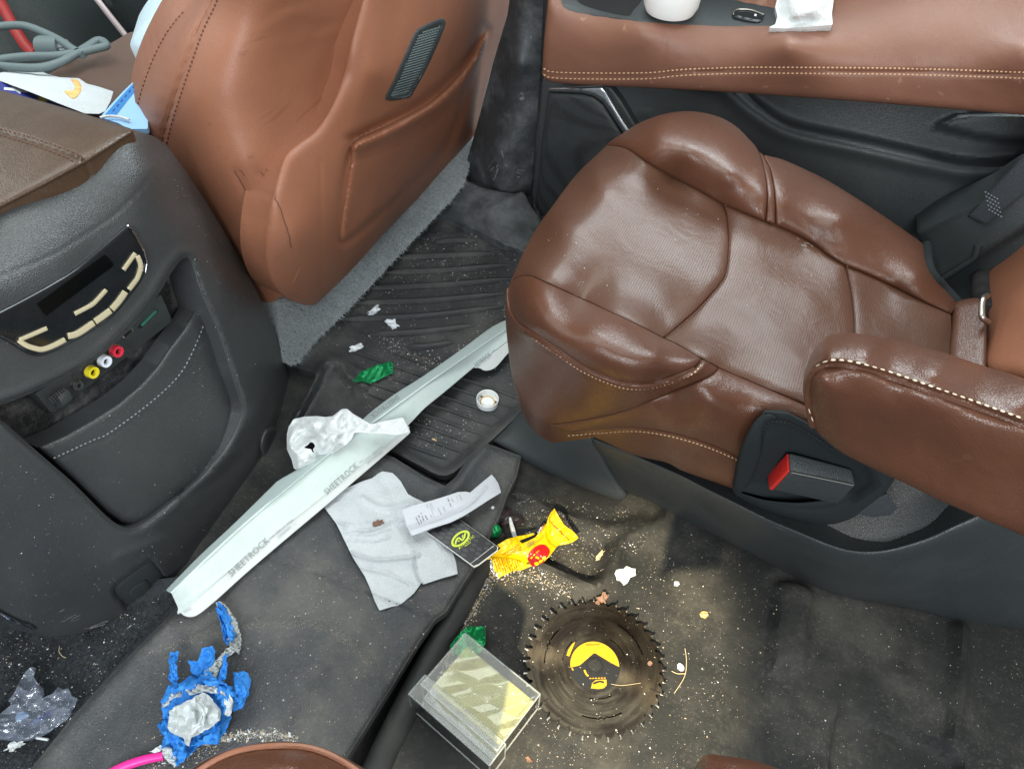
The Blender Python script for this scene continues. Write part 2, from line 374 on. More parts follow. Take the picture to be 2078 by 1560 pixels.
M['screen'] = mat('dark display glass', (0.003, 0.004, 0.004), 0.08)
M['gold'] = mat('champagne satin metal', (0.72, 0.64, 0.43), 0.34, metal=0.25, rvar=0.1)
M['chrome'] = mat('bright chrome', (0.75, 0.77, 0.8), 0.14, metal=1.0, rvar=0.1)
M['steel'] = mat('brushed steel', (0.48, 0.45, 0.4), 0.3, metal=1.0, rvar=0.2)
M['felt'] = mat('black felt lining', (0.020, 0.021, 0.023), 0.95, spec=0.15, dust=((0.26, 0.27, 0.27), 0.5, 22), specks=((0.5, 0.5, 0.5), 260, 0.07), wrinkle=(900, 0.6))
M['carpet'] = mat('grey carpet', (0.24, 0.26, 0.27), 0.95, spec=0.1, var=(220, 0.8, (0.12, 0.135, 0.14)), wrinkle=(700, 0.9), sheen=0.2)
M['fibre'] = mat('grey carpet fibre', (0.36, 0.39, 0.40), 0.9, spec=0.1)
M['floor'] = mat('black floor vinyl', (0.019, 0.020, 0.020), 0.66, spec=0.25, grain=(620, 0.32), wrinkle=(40, 0.12), dust=((0.115, 0.108, 0.09), 0.50, 6.0), specks=((0.34, 0.33, 0.29), 210, 0.05), rvar=0.2)
M['mat'] = mat('black rubber mat', (0.022, 0.024, 0.026), 0.46, grain=(420, 0.3), dust=((0.15, 0.145, 0.13), 0.34, 11), specks=((0.5, 0.49, 0.45), 210, 0.07), rvar=0.25)
M['heel'] = mat('black vinyl heel pad', (0.040, 0.043, 0.048), 0.48, grain=(380, 0.45), wrinkle=(30, 0.15), dust=((0.19, 0.18, 0.155), 0.40, 7.0), specks=((0.5, 0.49, 0.45), 150, 0.05), rvar=0.2)
M['pile'] = mat('black floor carpet', (0.030, 0.034, 0.039), 0.95, spec=0.15, var=(300, 0.7, (0.055, 0.058, 0.062)), wrinkle=(800, 0.9), specks=((0.5, 0.5, 0.48), 210, 0.08))
M['fabric'] = mat('black woven cloth', (0.016, 0.020, 0.022), 0.85, spec=0.2, wrinkle=(500, 0.4))
M['web'] = mat('seat belt webbing', (0.030, 0.036, 0.043), 0.7, grain=(650, 0.8))
M['rubber'] = mat('smooth black rubber', (0.016, 0.017, 0.018), 0.6, dust=((0.10, 0.095, 0.08), 0.3, 9))
M['dark'] = mat('dark cavity', (0.006, 0.007, 0.007), 0.8)
M['red'] = mat('red plastic', (0.62, 0.025, 0.02), 0.35)
M['red_dim'] = mat('dark red plastic', (0.35, 0.03, 0.03), 0.4)
M['white_pl'] = mat('white plastic', (0.78, 0.80, 0.80), 0.35, sub=0.1)
M['milky'] = mat('milky translucent plastic', (0.62, 0.76, 0.84), 0.3, sub=0.3)
M['yellow_pl'] = mat('yellow plastic', (0.72, 0.60, 0.02), 0.35)
M['paper'] = mat('white tissue paper', (0.66, 0.69, 0.69), 0.9, spec=0.2, grain=(330, 0.5), wrinkle=(110, 0.3), var=(40, 0.4, (0.72, 0.74, 0.75)))
M['towel'] = mat('embossed paper towel', (0.53, 0.56, 0.58), 0.92, spec=0.15, grain=(260, 0.30), wrinkle=(90, 0.25), var=(30, 0.5, (0.47, 0.50, 0.53)))
M['receipt'] = mat('receipt paper', (0.55, 0.57, 0.61), 0.6, spec=0.3, wrinkle=(70, 0.15))
M['bead'] = mat('pale green paper faced bead', (0.54, 0.625, 0.595), 0.6, spec=0.3, wrinkle=(60, 0.12), var=(25, 0.5, (0.58, 0.64, 0.615)), dust=((0.33, 0.30, 0.26), 0.18, 26))
M['bead_white'] = mat('off white paper flange', (0.60, 0.63, 0.615), 0.65, spec=0.3, wrinkle=(60, 0.12), dust=((0.35, 0.32, 0.28), 0.22, 26))
M['bead_shade'] = mat('shaded green bead back', (0.47, 0.56, 0.55), 0.6, spec=0.3, wrinkle=(60, 0.12))  # darker copy of the bead green, with the back face's shade mixed in
M['ink_grey'] = mat('grey print', (0.30, 0.33, 0.33), 0.7)
M['ink_pale'] = mat('faint grey print', (0.42, 0.45, 0.46), 0.7)
M['ink_dark'] = mat('dark print', (0.12, 0.12, 0.14), 0.7)
M['card'] = mat('black card stock', (0.016, 0.017, 0.020), 0.35)
M['card_grey'] = mat('charcoal print', (0.045, 0.047, 0.052), 0.4)
M['lime'] = mat('lime print', (0.62, 0.75, 0.05), 0.5)
M['card_edge'] = mat('white card core', (0.7, 0.7, 0.68), 0.7)
M['wrap_y'] = mat('yellow wrapper foil', (0.62, 0.44, 0.004), 0.32, spec=0.6, wrinkle=(120, 0.25))
M['wrap_o'] = mat('orange print', (0.40, 0.11, 0.006), 0.4)
M['wrap_r'] = mat('red print', (0.55, 0.012, 0.015), 0.28, spec=0.6)
M['wrap_dr'] = mat('dark red print', (0.20, 0.008, 0.012), 0.3)
M['foil'] = mat('silver foil', (0.72, 0.74, 0.75), 0.22, metal=0.9, wrinkle=(160, 0.6))
M['foil_dark'] = mat('dark glossy wrapper', (0.035, 0.028, 0.028), 0.18, spec=0.8, wrinkle=(160, 0.5))
M['green'] = mat('green foil', (0.006, 0.27, 0.085), 0.2, metal=0.55, spec=0.7, wrinkle=(180, 0.6))
M['choc'] = mat('brown translucent wrapper', (0.06, 0.045, 0.045), 0.25, spec=0.7, wrinkle=(180, 0.6))
M['tape'] = mat('blue painters tape', (0.022, 0.20, 0.62), 0.65, wrinkle=(160, 0.45), var=(60, 0.5, (0.04, 0.27, 0.70)))
M['tape_back'] = mat('tape sticky side', (0.50, 0.54, 0.55), 0.4, wrinkle=(120, 0.35), var=(50, 0.6, (0.38, 0.38, 0.36)))
M['pink'] = mat('hot pink plastic', (0.85, 0.03, 0.30), 0.35, sub=0.1)
M['clear'] = sheet('clear acrylic', (0.965, 0.975, 0.965), 0.05, 1.6, 0.022, (0.75, 0.78, 0.72))
M['clear_edge'] = mat('acrylic edge', (0.55, 0.60, 0.60), 0.15, spec=0.8, alpha=0.26)
M['film'] = sheet('clear film', (0.86, 0.89, 0.95), 0.10, 2.0, 0.20, (0.55, 0.62, 0.8))
M['film_reflection'] = sheet('yellow reflection film', (0.86, 0.84, 0.45), 0.12, 1.9, 0.34, (0.70, 0.66, 0.17))  # yellow tint and haze stand in for light reflected inside the box
def blade_metal(c):
    m = mat('resin stained steel', (0.2, 0.17, 0.13), 0.36, metal=0.85); nt = m.node_tree; N, L = nt.nodes, nt.links; b = N['Principled BSDF']
    tc = N.new('ShaderNodeTexCoord'); sb = N.new('ShaderNodeVectorMath'); sb.operation = 'SUBTRACT'; L.new(tc.outputs['Object'], sb.inputs[0]); sb.inputs[1].default_value = c
    ln = N.new('ShaderNodeVectorMath'); ln.operation = 'LENGTH'; L.new(sb.outputs[0], ln.inputs[0]); sp = N.new('ShaderNodeSeparateXYZ'); L.new(sb.outputs[0], sp.inputs[0])
    at2 = N.new('ShaderNodeMath'); at2.operation = 'ARCTAN2'; L.new(sp.outputs[1], at2.inputs[0]); L.new(sp.outputs[0], at2.inputs[1])
    def nz(kr, ka, detail, lo, hi):
        cb = N.new('ShaderNodeCombineXYZ')
        for i, (src, k) in enumerate(((ln.outputs['Value'], kr), (at2.outputs[0], ka))):
            mu = N.new('ShaderNodeMath'); mu.operation = 'MULTIPLY'; L.new(src, mu.inputs[0]); mu.inputs[1].default_value = k; L.new(mu.outputs[0], cb.inputs[i])
        n = N.new('ShaderNodeTexNoise'); n.inputs['Scale'].default_value = 1.0; n.inputs['Detail'].default_value = detail; L.new(cb.outputs[0], n.inputs['Vector'])
        r = N.new('ShaderNodeMapRange'); r.inputs['From Min'].default_value = lo; r.inputs['From Max'].default_value = hi; L.new(n.outputs['Fac'], r.inputs['Value']); return r.outputs[0]
    ring, blot = nz(260, 1.2, 4, .30, .72), nz(45, 1.3, 5, .40, .66)
    def mix(f, a, c2):
        n = N.new('ShaderNodeMix'); n.data_type = 'RGBA'; L.new(f, n.inputs[0])
        for i, v in ((6, a), (7, c2)):
            if isinstance(v, tuple): n.inputs[i].default_value = (*v, 1)
            else: L.new(v, n.inputs[i])
        return n.outputs[2]
    L.new(mix(blot, mix(ring, (.024, .018, .014), (.046, .037, .027)), mix(ring, (.058, .047, .033), (.125, .106, .076))), b.inputs['Base Color'])
    r = N.new('ShaderNodeMapRange'); L.new(ring, r.inputs['Value']); r.inputs['To Min'].default_value = .40; r.inputs['To Max'].default_value = .26; tg = N.new('ShaderNodeTangent'); tg.direction_type = 'RADIAL'; tg.axis = 'Z'; L.new(tg.outputs[0], b.inputs['Tangent']); b.inputs['Anisotropic'].default_value = .85; L.new(r.outputs[0], b.inputs['Roughness'])
    bp = N.new('ShaderNodeBump'); bp.inputs['Strength'].default_value = .10; bp.inputs['Distance'].default_value = .0005; L.new(ring, bp.inputs['Height']); L.new(bp.outputs[0], b.inputs['Normal'])
    return m
M['blade_black'] = mat('black blade print', (0.012, 0.012, 0.012), 0.4)
M['blade_y'] = mat('yellow blade print', (0.50, 0.28, 0.008), 0.45)
M['carbide'] = mat('carbide tip', (0.30, 0.28, 0.25), 0.32, metal=1.0)
M['leaf'] = mat('dry brown leaf', (0.20, 0.115, 0.08), 0.8, wrinkle=(200, 0.4))
M['chip'] = mat('yellow wood chip', (0.62, 0.45, 0.20), 0.8)
M['straw'] = mat('dry grass', (0.52, 0.42, 0.25), 0.8)
M['plaster'] = mat('white plaster', (0.74, 0.77, 0.80), 0.85, wrinkle=(300, 0.6), var=(150, 0.6, (0.45, 0.48, 0.5)))
M['crumb_w'] = mat('white crumb', (0.66, 0.67, 0.66), 0.8)
M['crumb_t'] = mat('tan crumb', (0.46, 0.37, 0.25), 0.8)
M['crumb_g'] = mat('grey crumb', (0.26, 0.26, 0.25), 0.8)
M['bread'] = mat('bread crust', (0.62, 0.33, 0.08), 0.8, wrinkle=(200, 0.5), var=(60, 0.8, (0.78, 0.58, 0.25)))
M['cable'] = mat('grey rubber cable', (0.115, 0.15, 0.155), 0.5)
M['blue_card'] = mat('blue printed card', (0.035, 0.20, 0.52), 0.4)
M['blue_pale'] = mat('pale blue print', (0.30, 0.52, 0.78), 0.4)
M['navy'] = mat('navy printed card', (0.02, 0.03, 0.22), 0.4)
M['trim_dark'] = mat('dark cabin trim', (0.024, 0.030, 0.030), 0.5, grain=(300, 0.3))
M['jack_white'] = mat('white jack', (0.72, 0.76, 0.85), 0.35)
M['jack_red'] = mat('red jack', (0.62, 0.03, 0.06), 0.35)
M['pcb'] = mat('green card edge', (0.03, 0.16, 0.10), 0.4)
M['ink_blue'] = mat('blue print', (0.05, 0.10, 0.55), 0.5)

# ================================================================== THE SETTING: floor
def lines_h(x, y, path, wpx, h, k=8):
    d = seg_dist(x, y, cr(path, False, k), False); return h * np.exp(-(d / wpx) ** 2)
RIM = [(1080, 1150), (1120, 1168), (1165, 1188), (1203, 1196), (1233, 1182), (1247, 1150), (1254, 1116), (1290, 1092), (1335, 1072), (1356, 1042), (1362, 1010)]
INNER = cr([(1040, 1000), (1120, 1040), (1200, 1062), (1236, 1095), (1226, 1150), (1205, 1174), (1180, 1172), (1090, 1138), (1000, 1100)], True, 6)
STEP = cr([(1682, 1560), (1684, 1500), (1692, 1455), (1714, 1429), (1745, 1427), (1790, 1446), (1862, 1476), (1925, 1504), (1960, 1560), (1900, 1650), (1700, 1650)], True, 6)
RIDGE2 = [(1944, 1280), (1946, 1340), (1943, 1400), (1938, 1460), (1930, 1505)]
PLATE = cr([(1575, 1175), (1652, 1195), (1650, 1290), (1636, 1352), (1580, 1372), (1552, 1362), (1556, 1260)], True, 6)
def floor_h(x, y):
    h = lines_h(x, y, RIM, 17, 0.016)
    h = h - 0.008 * sstep(0, 9, sdist(x, y, INNER))
    h = h + 0.014 * sstep(0, 24, sdist(x, y, PLATE)) - 0.020 * sstep(0, 16, sdist(x, y, STEP))
    h = h + lines_h(x, y, RIDGE2, 16, 0.014) + lines_h(x, y, [(1020, 1010), (1130, 1052), (1230, 1078), (1300, 1060)], 16, 0.009)
    h = h - 0.045 * sstep(30, 0, seg_dist(x, y, [(985, 1120), (905, 1245), (820, 1390), (720, 1560), (640, 1700)], False))
    h = h + 0.004 * fbm(x / 120, y / 120, 5)
    return h
gx, gy = np.meshgrid(np.arange(-1.75, 0.85, 0.006), np.arange(-0.35, 1.30, 0.006))
G = np.stack([gx.ravel(), gy.ravel(), np.zeros(gx.size)], -1); qx, qy = proj(G)
vis = (qx > -300) & (qx < 2400) & (qy > 850) & (qy < 1900)
G[vis, 2] = floor_h(qx[vis], qy[vis])
nr, nc = gx.shape; idx = np.arange(nr * nc).reshape(nr, nc)
F = np.stack([idx[:-1, :-1], idx[:-1, 1:], idx[1:, 1:], idx[1:, :-1]], -1).reshape(-1, 4)
fl = put('floor', G, F, M['floor']); tag(fl, 'dusty black vinyl floor pan of the car cabin', kind='structure')
Z0 = flat(0.0)

# carpeted patch at the lower left, beside the console foot
S_pile = Surf([(0, 1250, 'z', 0.012), (340, 1240, 'z', 0.02), (0, 1700, 'z', 0.012), (300, 1500, 'z', 0.018)])
pile = region('carpet', [(-250, 1150), (100, 1200), (360, 1170), (420, 1160), (340, 1290), (200, 1430), (60, 1600), (0, 1720), (-300, 1720)], S_pile, M['pile'], None, 9, lambda x, y, d: 0.002 * fbm(x / 25, y / 25, 3))
tag(pile, 'black pile carpet under the console foot at lower left', kind='structure')
# short fibres standing on that carpet and on the seat skirt are built by this
def fur(name, poly, S, m, parent, n, length, wid, lean=(0, 0, 0), seed=1, off=0.0):
    r = np.random.RandomState(seed); P = np.array(poly, float); x0, y0 = P.min(0); x1, y1 = P.max(0)
    x = x0 + (x1 - x0) * r.rand(n * 3); y = y0 + (y1 - y0) * r.rand(n * 3); ok = inside(x, y, P); x, y = x[ok][:n], y[ok][:n]
    b = S.pt(x, y, off); vd = ray(x, y); vd /= np.linalg.norm(vd, axis=1)[:, None]
    tip = b - vd * (length * (0.5 + 0.8 * r.rand(len(x))))[:, None] + (r.rand(len(x), 3) - 0.5) * length * 2.2 + np.array(lean) * length
    sd_ = np.cross(tip - b, vd + (r.rand(len(x), 3) - .5)); sd_ /= np.linalg.norm(sd_, axis=1)[:, None] + 1e-9
    V = np.stack([b - sd_ * wid, b + sd_ * wid, tip], 1).reshape(-1, 3)
    o = put(name, V, np.arange(len(V)).reshape(-1, 3), m, parent, False); o['kind'] = 'stuff'; return o
fur('carpet_fibres', [(-30, 1265), (110, 1295), (330, 1205), (400, 1180), (240, 1345), (150, 1445), (60, 1560), (-30, 1600)], S_pile, M['pile'], pile, 15000, 0.0022, 0.0003)

# ================================================================== mats
S_mat = Surf([(600, 800, 'z', 0.012), (900, 450, 'z', 0.012), (1100, 800, 'z', 0.012), (850, 930, 'z', 0.012)])
MATO = [(585, 870), (612, 815), (640, 760), (600, 735), (700, 620), (850, 455), (930, 372), (1010, 385), (1085, 430), (1130, 500), (1160, 650), (1110, 800), (1064, 832), (1003, 888), (962, 922), (905, 965), (840, 938), (760, 900), (660, 905)]
TUB = [(672, 652), (740, 575), (800, 512), (860, 478), (965, 478), (1010, 505), (1045, 545), (1060, 620), (1000, 700), (900, 742), (800, 705)]
matt = thing('floor_mat', 'black ribbed rubber floor mat in front of the right rear seat', 'floor mat', at(850, 650, 'z', 0.0))
def mat_h(x, y, d):
    h = 0.006 * sstep(22, 4, d) + 0.0005 * fbm(x / 40, y / 40, 2)
    h = h - 0.005 * sstep(0, 10, sdist(x, y, TUB)) + lines_h(x, y, [(590, 868), (622, 806), (650, 752), (668, 732), (690, 738), (705, 762), (740, 785)], 9, 0.014)
    return h + 0.03 * sstep(455, 385, y - 0.10 * (1010 - x)) * sstep(860, 930, x)
mb = region('mat_sheet', MATO, S_mat, M['mat'], matt, 6, mat_h, curve=4, skirt=(0, 0, -0.012))
RA = [((882, 492), (925, 488), (969, 488)), ((798, 523), (900, 519), (1006, 515)), ((775, 553), (900, 549), (1035, 538)), ((740, 585), (890, 579), (1041, 566)),
      ((715, 615), (870, 610), (1024, 596)), ((677, 648), (850, 642), (1021, 622)), ((749, 679), (860, 673), (966, 660)), ((824, 705), (872, 702), (920, 695))]
for a in RA:
    p = resample(cr(a, False, 6), 14, False); tube('rib', S_mat.pt(p[:, 0], p[:, 1], -0.0035), [0.0015] + [0.0055] * 6 + [0.0015], M['mat'], matt, 8, k=1)
BZ = [(660, 668), (760, 700), (880, 742), (1130, 820), (1062, 832), (1003, 885), (962, 918), (905, 950), (845, 925), (790, 885), (735, 800), (690, 745)]
for k in range(11):
    xs = np.arange(560, 1140, 6.0); ys = 640 + 0.355 * (xs - 650) + 25.0 * k
    ok = sdist(xs, ys, BZ) > 4
    if ok.sum() > 6:
        p = np.stack([xs[ok], ys[ok]], -1)[::3]
        if len(p) > 2: tube('rib', S_mat.pt(p[:, 0], p[:, 1], 0.0006), [0.001] + [0.0026] * 5 + [0.001], M['mat'], matt, 8, k=1)

# dusty scuffed sill cover at the foot of the pillar
S_sill = Surf([(935, 372, 'z', 0.045), (1060, 392, 'z', 0.055), (1095, 445, 'z', 0.03), (870, 440, 'z', 0.02), (1060, 520, 'z', 0.02), (980, 470, 'z', 0.026)])
sill = region('sill_cover', [(925, 365), (970, 378), (1010, 388), (1045, 393), (1062, 390), (1075, 415), (1098, 450), (1108, 490), (1080, 520), (1050, 505), (1010, 490), (960, 465), (905, 440), (880, 430)], S_sill, M['plastic_scuffed'], None, 6,
              lambda x, y, d: 0.004 * np.sqrt(np.clip(d / 14, 0, 1)) + lines_h(x, y, [(1060, 392), (1010, 415), (990, 440), (1000, 475), (1045, 512)], 6, 0.004), curve=3, skirt=(0, 0, -0.04))
tag(sill, 'scuffed grey black plastic sill cover at the foot of the door pillar', 'sill cover')

# heel pad over the tunnel
S_heel = Surf([(340, 1250, 'z', 0.045), (640, 970, 'z', 0.04), (1050, 930, 'z', 0.026), (960, 1160, 'z', 0.03), (800, 1385, 'z', 0.034), (640, 1650, 'z', 0.036), (60, 1560, 'z', 0.03), (150, 1450, 'z', 0.036), (500, 1400, 'z', 0.042)])
HEEL = [(985, 898), (1058, 925), (1049, 965), (1030, 1004), (1013, 1050), (986, 1105), (956, 1160), (922, 1214), (906, 1241), (882, 1258), (846, 1310), (800, 1385), (746, 1470), (690, 1560), (630, 1680), (-60, 1700), (10, 1640), (62, 1560), (150, 1450), (240, 1352), (330, 1262),
        (420, 1165), (520, 1045), (600, 985), (680, 925), (740, 905), (800, 928), (860, 966), (903, 986), (924, 968), (952, 926)]
def heel_h(x, y, d):
    h = -0.006 * sstep(10, 0, d) + 0.0035 * fbm(x / 150, y / 150, 4, 3)
    h = h - lines_h(x, y, [(540, 1128), (640, 1164), (760, 1208), (880, 1254)], 3.0, 0.0035)
    h = h + lines_h(x, y, [(985, 905), (955, 945), (925, 985), (905, 1010)], 15, 0.008) + lines_h(x, y, [(330, 1275), (250, 1365), (150, 1475), (60, 1590)], 26, 0.008)
    h = h + lines_h(x, y, [(390, 1300), (500, 1272), (610, 1266), (690, 1290), (745, 1345), (770, 1400)], 16, 0.003) + lines_h(x, y, [(700, 1345), (640, 1420), (590, 1500)], 22, 0.004) + lines_h(x, y, [(640, 1020), (720, 985), (830, 990)], 30, -0.006)
    return h
heel = region('heel_pad', HEEL, S_heel, M['heel'], None, 6, heel_h, skirt=(0, 0, -0.012), angle=55)
tag(heel, 'dusty black vinyl heel pad draped over the centre tunnel', 'floor pad')
p = resample(cr([(1012, 1085), (975, 1150), (935, 1225), (890, 1312), (840, 1408), (785, 1520), (730, 1640)], False, 6), 20, False)
rail = tube('floor_rail', Z0.pt(p[:, 0], p[:, 1], -0.006), [0.012] + [0.017] * 8, M['rubber'], None, 14, k=1)
tag(rail, 'round black rail cover running beside the heel pad', 'rail cover')

# ================================================================== centre console (rear end)
con = thing('center_console', 'black rear end of the centre console with controls, jacks and a stitched pocket', 'console', (-0.58, 0.3, 0.0))
S_con = Surf([(0, 425, 'z', .490), (180, 330, 'z', .490), (268, 268, 'z', .488), (300, 272, 'x', -.588), (338, 296, 'x', -.600), (0, 560, 'x', -.548), (120, 510, 'x', -.550), (240, 430, 'x', -.552), (310, 345, 'x', -.562),
              (-200, 700, 'x', -.55), (-200, 1100, 'x', -.55), (0, 800, 'x', -.538), (300, 600, 'x', -.545), (420, 412, 'x', -.612), (395, 440, 'x', -.575), (500, 548, 'x', -.610), (465, 570, 'x', -.568), (572, 705, 'x', -.606), (530, 720, 'x', -.562),
              (592, 846, 'x', -.600), (548, 850, 'x', -.558), (570, 930, 'x', -.575), (450, 950, 'x', -.538), (200, 1000, 'x', -.535), (345, 1192, 'x', -.545), (440, 1090, 'x', -.550), (240, 1140, 'x', -.533), (100, 1290, 'x', -.590), (60, 1180, 'x', -.55), (0, 1240, 'x', -.585), (-200, 560, 'x', -.548), (-200, 520, 'z', .49)])
REC = [(-40, 838), (0, 822), (78, 791), (188, 734), (235, 693), (275, 655), (314, 608), (345, 558), (366, 529), (378, 524), (388, 533), (408, 596), (440, 671), (471, 765), (488, 822), (481, 860), (455, 910), (430, 940), (408, 966), (345, 1020), (298, 1057), (270, 1071), (245, 1067), (214, 1045), (151, 982), (94, 932), (31, 877), (0, 852), (-40, 862)]
CONO = [(-420, 636), (0, 424), (90, 378), (180, 330), (268, 269), (292, 270), (320, 280), (340, 297), (375, 345), (420, 412), (462, 482), (500, 548), (540, 630), (572, 705), (588, 780), (594, 846), (582, 905), (560, 950), (500, 1022), (440, 1092), (390, 1146), (345, 1192), (300, 1212), (240, 1250), (170, 1284), (100, 1292), (50, 1268), (0, 1240), (-120, 1190), (-420, 1090)]
RECd = resample(cr(REC, True, 3), 6)
def con_h(x, y, d):
    dr = np.abs(sdist(x, y, RECd)); e = sdist(x, y, resample(CONO, 12))
    h = -0.008 * (1 - sstep(0, 9, dr)) + 0.0022 * np.exp(-((dr - 14) / 9) ** 2)
    h = h - lines_h(x, y, [(0, 560), (100, 520), (180, 472), (240, 430), (295, 372), (328, 322), (338, 300), (318, 284)], 2.2, 0.0014)
    h = h - 0.018 * sstep(0, 9, sdist(x, y, OUT)) + 0.0012 * fbm(x / 90, y / 90, 9)
    h = h - lines_h(x, y, [(375, 1010), (455, 960), (510, 900), (545, 820)], 12, 0.006) + lines_h(x, y, [(240, 1130), (300, 1105), (340, 1095), (370, 1120), (385, 1150)], 10, 0.004)
    return h
OUT = cr([(224, 1195), (262, 1160), (303, 1130), (316, 1134), (345, 1180), (340, 1196), (262, 1238), (248, 1232)], True, 5)
body = region('body', CONO, S_con, M['vinyl'], con, 6, con_h, skirt=(-0.30, -0.02, -0.0), holes=[cr(REC, True, 3)], angle=60)
S_rec = Surf([(px, py, 'x', v) for px, py, v in ((0, 850, -.575), (378, 540, -.588), (480, 860, -.588), (260, 1060, -.565), (200, 760, -.580), (-40, 850, -.575))])
region('pocket_lining', [(-60, 815), (70, 770), (190, 715), (300, 590), (370, 500), (400, 520), (460, 660), (520, 820), (470, 930), (300, 1080), (200, 1070), (-60, 880)], S_rec, M['felt'], con, 10)
# pocket walls
rb = resample(cr(REC, True, 3), 7); n = len(rb)
a_, b_ = S_con.pt(rb[:, 0], rb[:, 1], -0.009), S_con.pt(rb[:, 0], rb[:, 1], -0.012) + np.array((-0.06, 0, 0))
put('pocket_rim', np.vstack([a_, b_]), [(i, (i + 1) % n, n + (i + 1) % n, n + i) for i in range(n)], M['felt'], con)
# stitched flap of the pocket
S_flap = Surf([(75, 907, 'x', -.552), (188, 850, 'x', -.547), (345, 703, 'x', -.551), (415, 610, 'x', -.570), (300, 950, 'x', -.539), (470, 850, 'x', -.554), (260, 1065, 'x', -.547), (150, 985, 'x', -.549), (430, 700, 'x', -.560)])
FLAP = [(75, 907), (130, 883), (188, 850), (240, 817), (283, 781), (316, 745), (345, 703), (372, 668), (393, 634), (408, 604), (416, 618), (440, 685), (466, 765), (481, 822), (474, 858), (450, 905), (403, 964), (342, 1014), (296, 1050), (270, 1063), (247, 1060), (217, 1038), (155, 978)]
def flap_h(x, y, d):
    h = 0.010 * np.sqrt(np.clip(1 - (1 - np.clip(d / 16, 0, 1)) ** 2, 0, 1)) + 0.0015 * fbm(x / 70, y / 70, 11)
    return h - lines_h(x, y, [(100, 938), (188, 899), (225, 884), (314, 818), (373, 760), (408, 690), (424, 645)], 2.6, 0.0022) - 0.004 * sstep(40, 150, y - 1060 + (x - 100) * 0.9) * 0
flap = region('pocket_flap', FLAP, S_flap, M['vinyl'], con, 6, flap_h, skirt=(-0.02, 0, 0))
class Off:
    def __init__(s, S, f): s.S, s.f = S, f
    def pt(s, x, y, off=0.0): x = np.asarray(x, float); y = np.asarray(y, float); return s.S.pt(x, y, s.f(x, y) + np.asarray(off))
S_fl2 = Off(S_flap, lambda x, y: np.full(np.shape(x), 0.0095))
stubs('stitching', [[(108, 930), (188, 893), (222, 878), (311, 812), (368, 755), (402, 688), (417, 648)]], S_fl2, M['thread_grey'], flap, 6, 4, 0.0009, 0.0012)
# lid
lid = None
S_lid = Surf([(0, 190, 'z', .492), (270, 262, 'z', .492), (0, 425, 'z', .494), (0, 320, 'z', .498), (150, 260, 'z', .500), (-200, 200, 'z', .494)])
LID = [(-420, 54), (0, 183), (60, 199), (130, 219), (200, 240), (262, 260), (271, 264), (269, 271), (180, 329), (90, 378), (0, 424), (-420, 634)]
def lid_h(x, y, d): return 0.012 * np.sqrt(np.clip(1 - (1 - np.clip(d / 26, 0, 1)) ** 2, 0, 1)) - lines_h(x, y, [(-60, 248), (0, 267), (67, 287), (135, 311), (166, 325), (176, 338)], 3.2, 0.004) + 0.0007 * fbm(x / 45, y / 45, 14)
lid = region('armrest_lid', LID, S_lid, M['lid'], con, 6, lid_h, skirt=(0, 0, -0.03))
S_lid2 = Off(S_lid, lambda x, y: np.full(np.shape(x), 0.0122))
stubs('stitching', [[(-30, 252), (0, 261), (67, 280), (135, 303), (170, 318)], [(-30, 264), (0, 274), (67, 294), (132, 318), (160, 332)]], S_lid2, M['thread_brown'], lid, 6, 3.5, 0.0008, 0.0008)
# glossy control panel
S_c1 = Off(S_con, lambda x, y: np.full(np.shape(x), 0.0006))
PAN = [(-30, 645), (0, 631), (130, 560), (190, 515), (240, 472), (258, 458), (266, 461), (277, 482), (291, 510), (298, 535), (291, 562), (273, 590), (228, 643), (181, 675), (124, 707), (90, 721), (66, 722), (43, 712), (20, 697), (-30, 670)]
pan = region('control_panel', PAN, S_c1, M['gloss'], con, 6, puff(0.003, 6), curve=3, skirt=(-0.01, 0, 0))
S_p = Off(S_con, lambda x, y: np.full(np.shape(x), 0.0040))
stroke('bright_edge', [(258, 457), (268, 465), (280, 486), (293, 510), (299, 533), (295, 556)], S_p, 2.6, M['chrome'], pan, 0.0002, thick=0.001)
region('display', [(75, 616), (214, 516), (232, 538), (94, 641)], S_p, M['screen'], pan, 8, lambda x, y, d: 0.0004 + 0 * x)
def button(path, w):
    p = resample(cr(path, False, 6), 3, False); t = np.gradient(p, axis=0); t /= np.linalg.norm(t, axis=1)[:, None]; nn = np.stack([-t[:, 1], t[:, 0]], -1)
    return region('button', np.vstack([p + nn * w * .54, (p - nn * w * .54)[::-1]]), S_p, M['gold'], pan, 3, lambda x, y, d: 0.0020 * np.clip(d / 1.6, 0, 1), skirt=(-0.003, 0, 0))
button([(251, 548), (263, 531), (275, 514)], 8)
button([(279, 519), (286, 540), (280, 563), (271, 576), (262, 588)], 9)
button([(152, 637), (186, 619), (200, 606), (216, 588)], 8)
for seg in ([(138, 682), (158, 677), (191, 655)], [(193, 653), (208, 643), (225, 630)], [(227, 628), (242, 611), (255, 592)]): button(seg, 12)
button([(96, 666), (66, 679), (40, 690)], 8)
button([(38, 690), (52, 700), (68, 706), (86, 709), (110, 701), (133, 689)], 10)
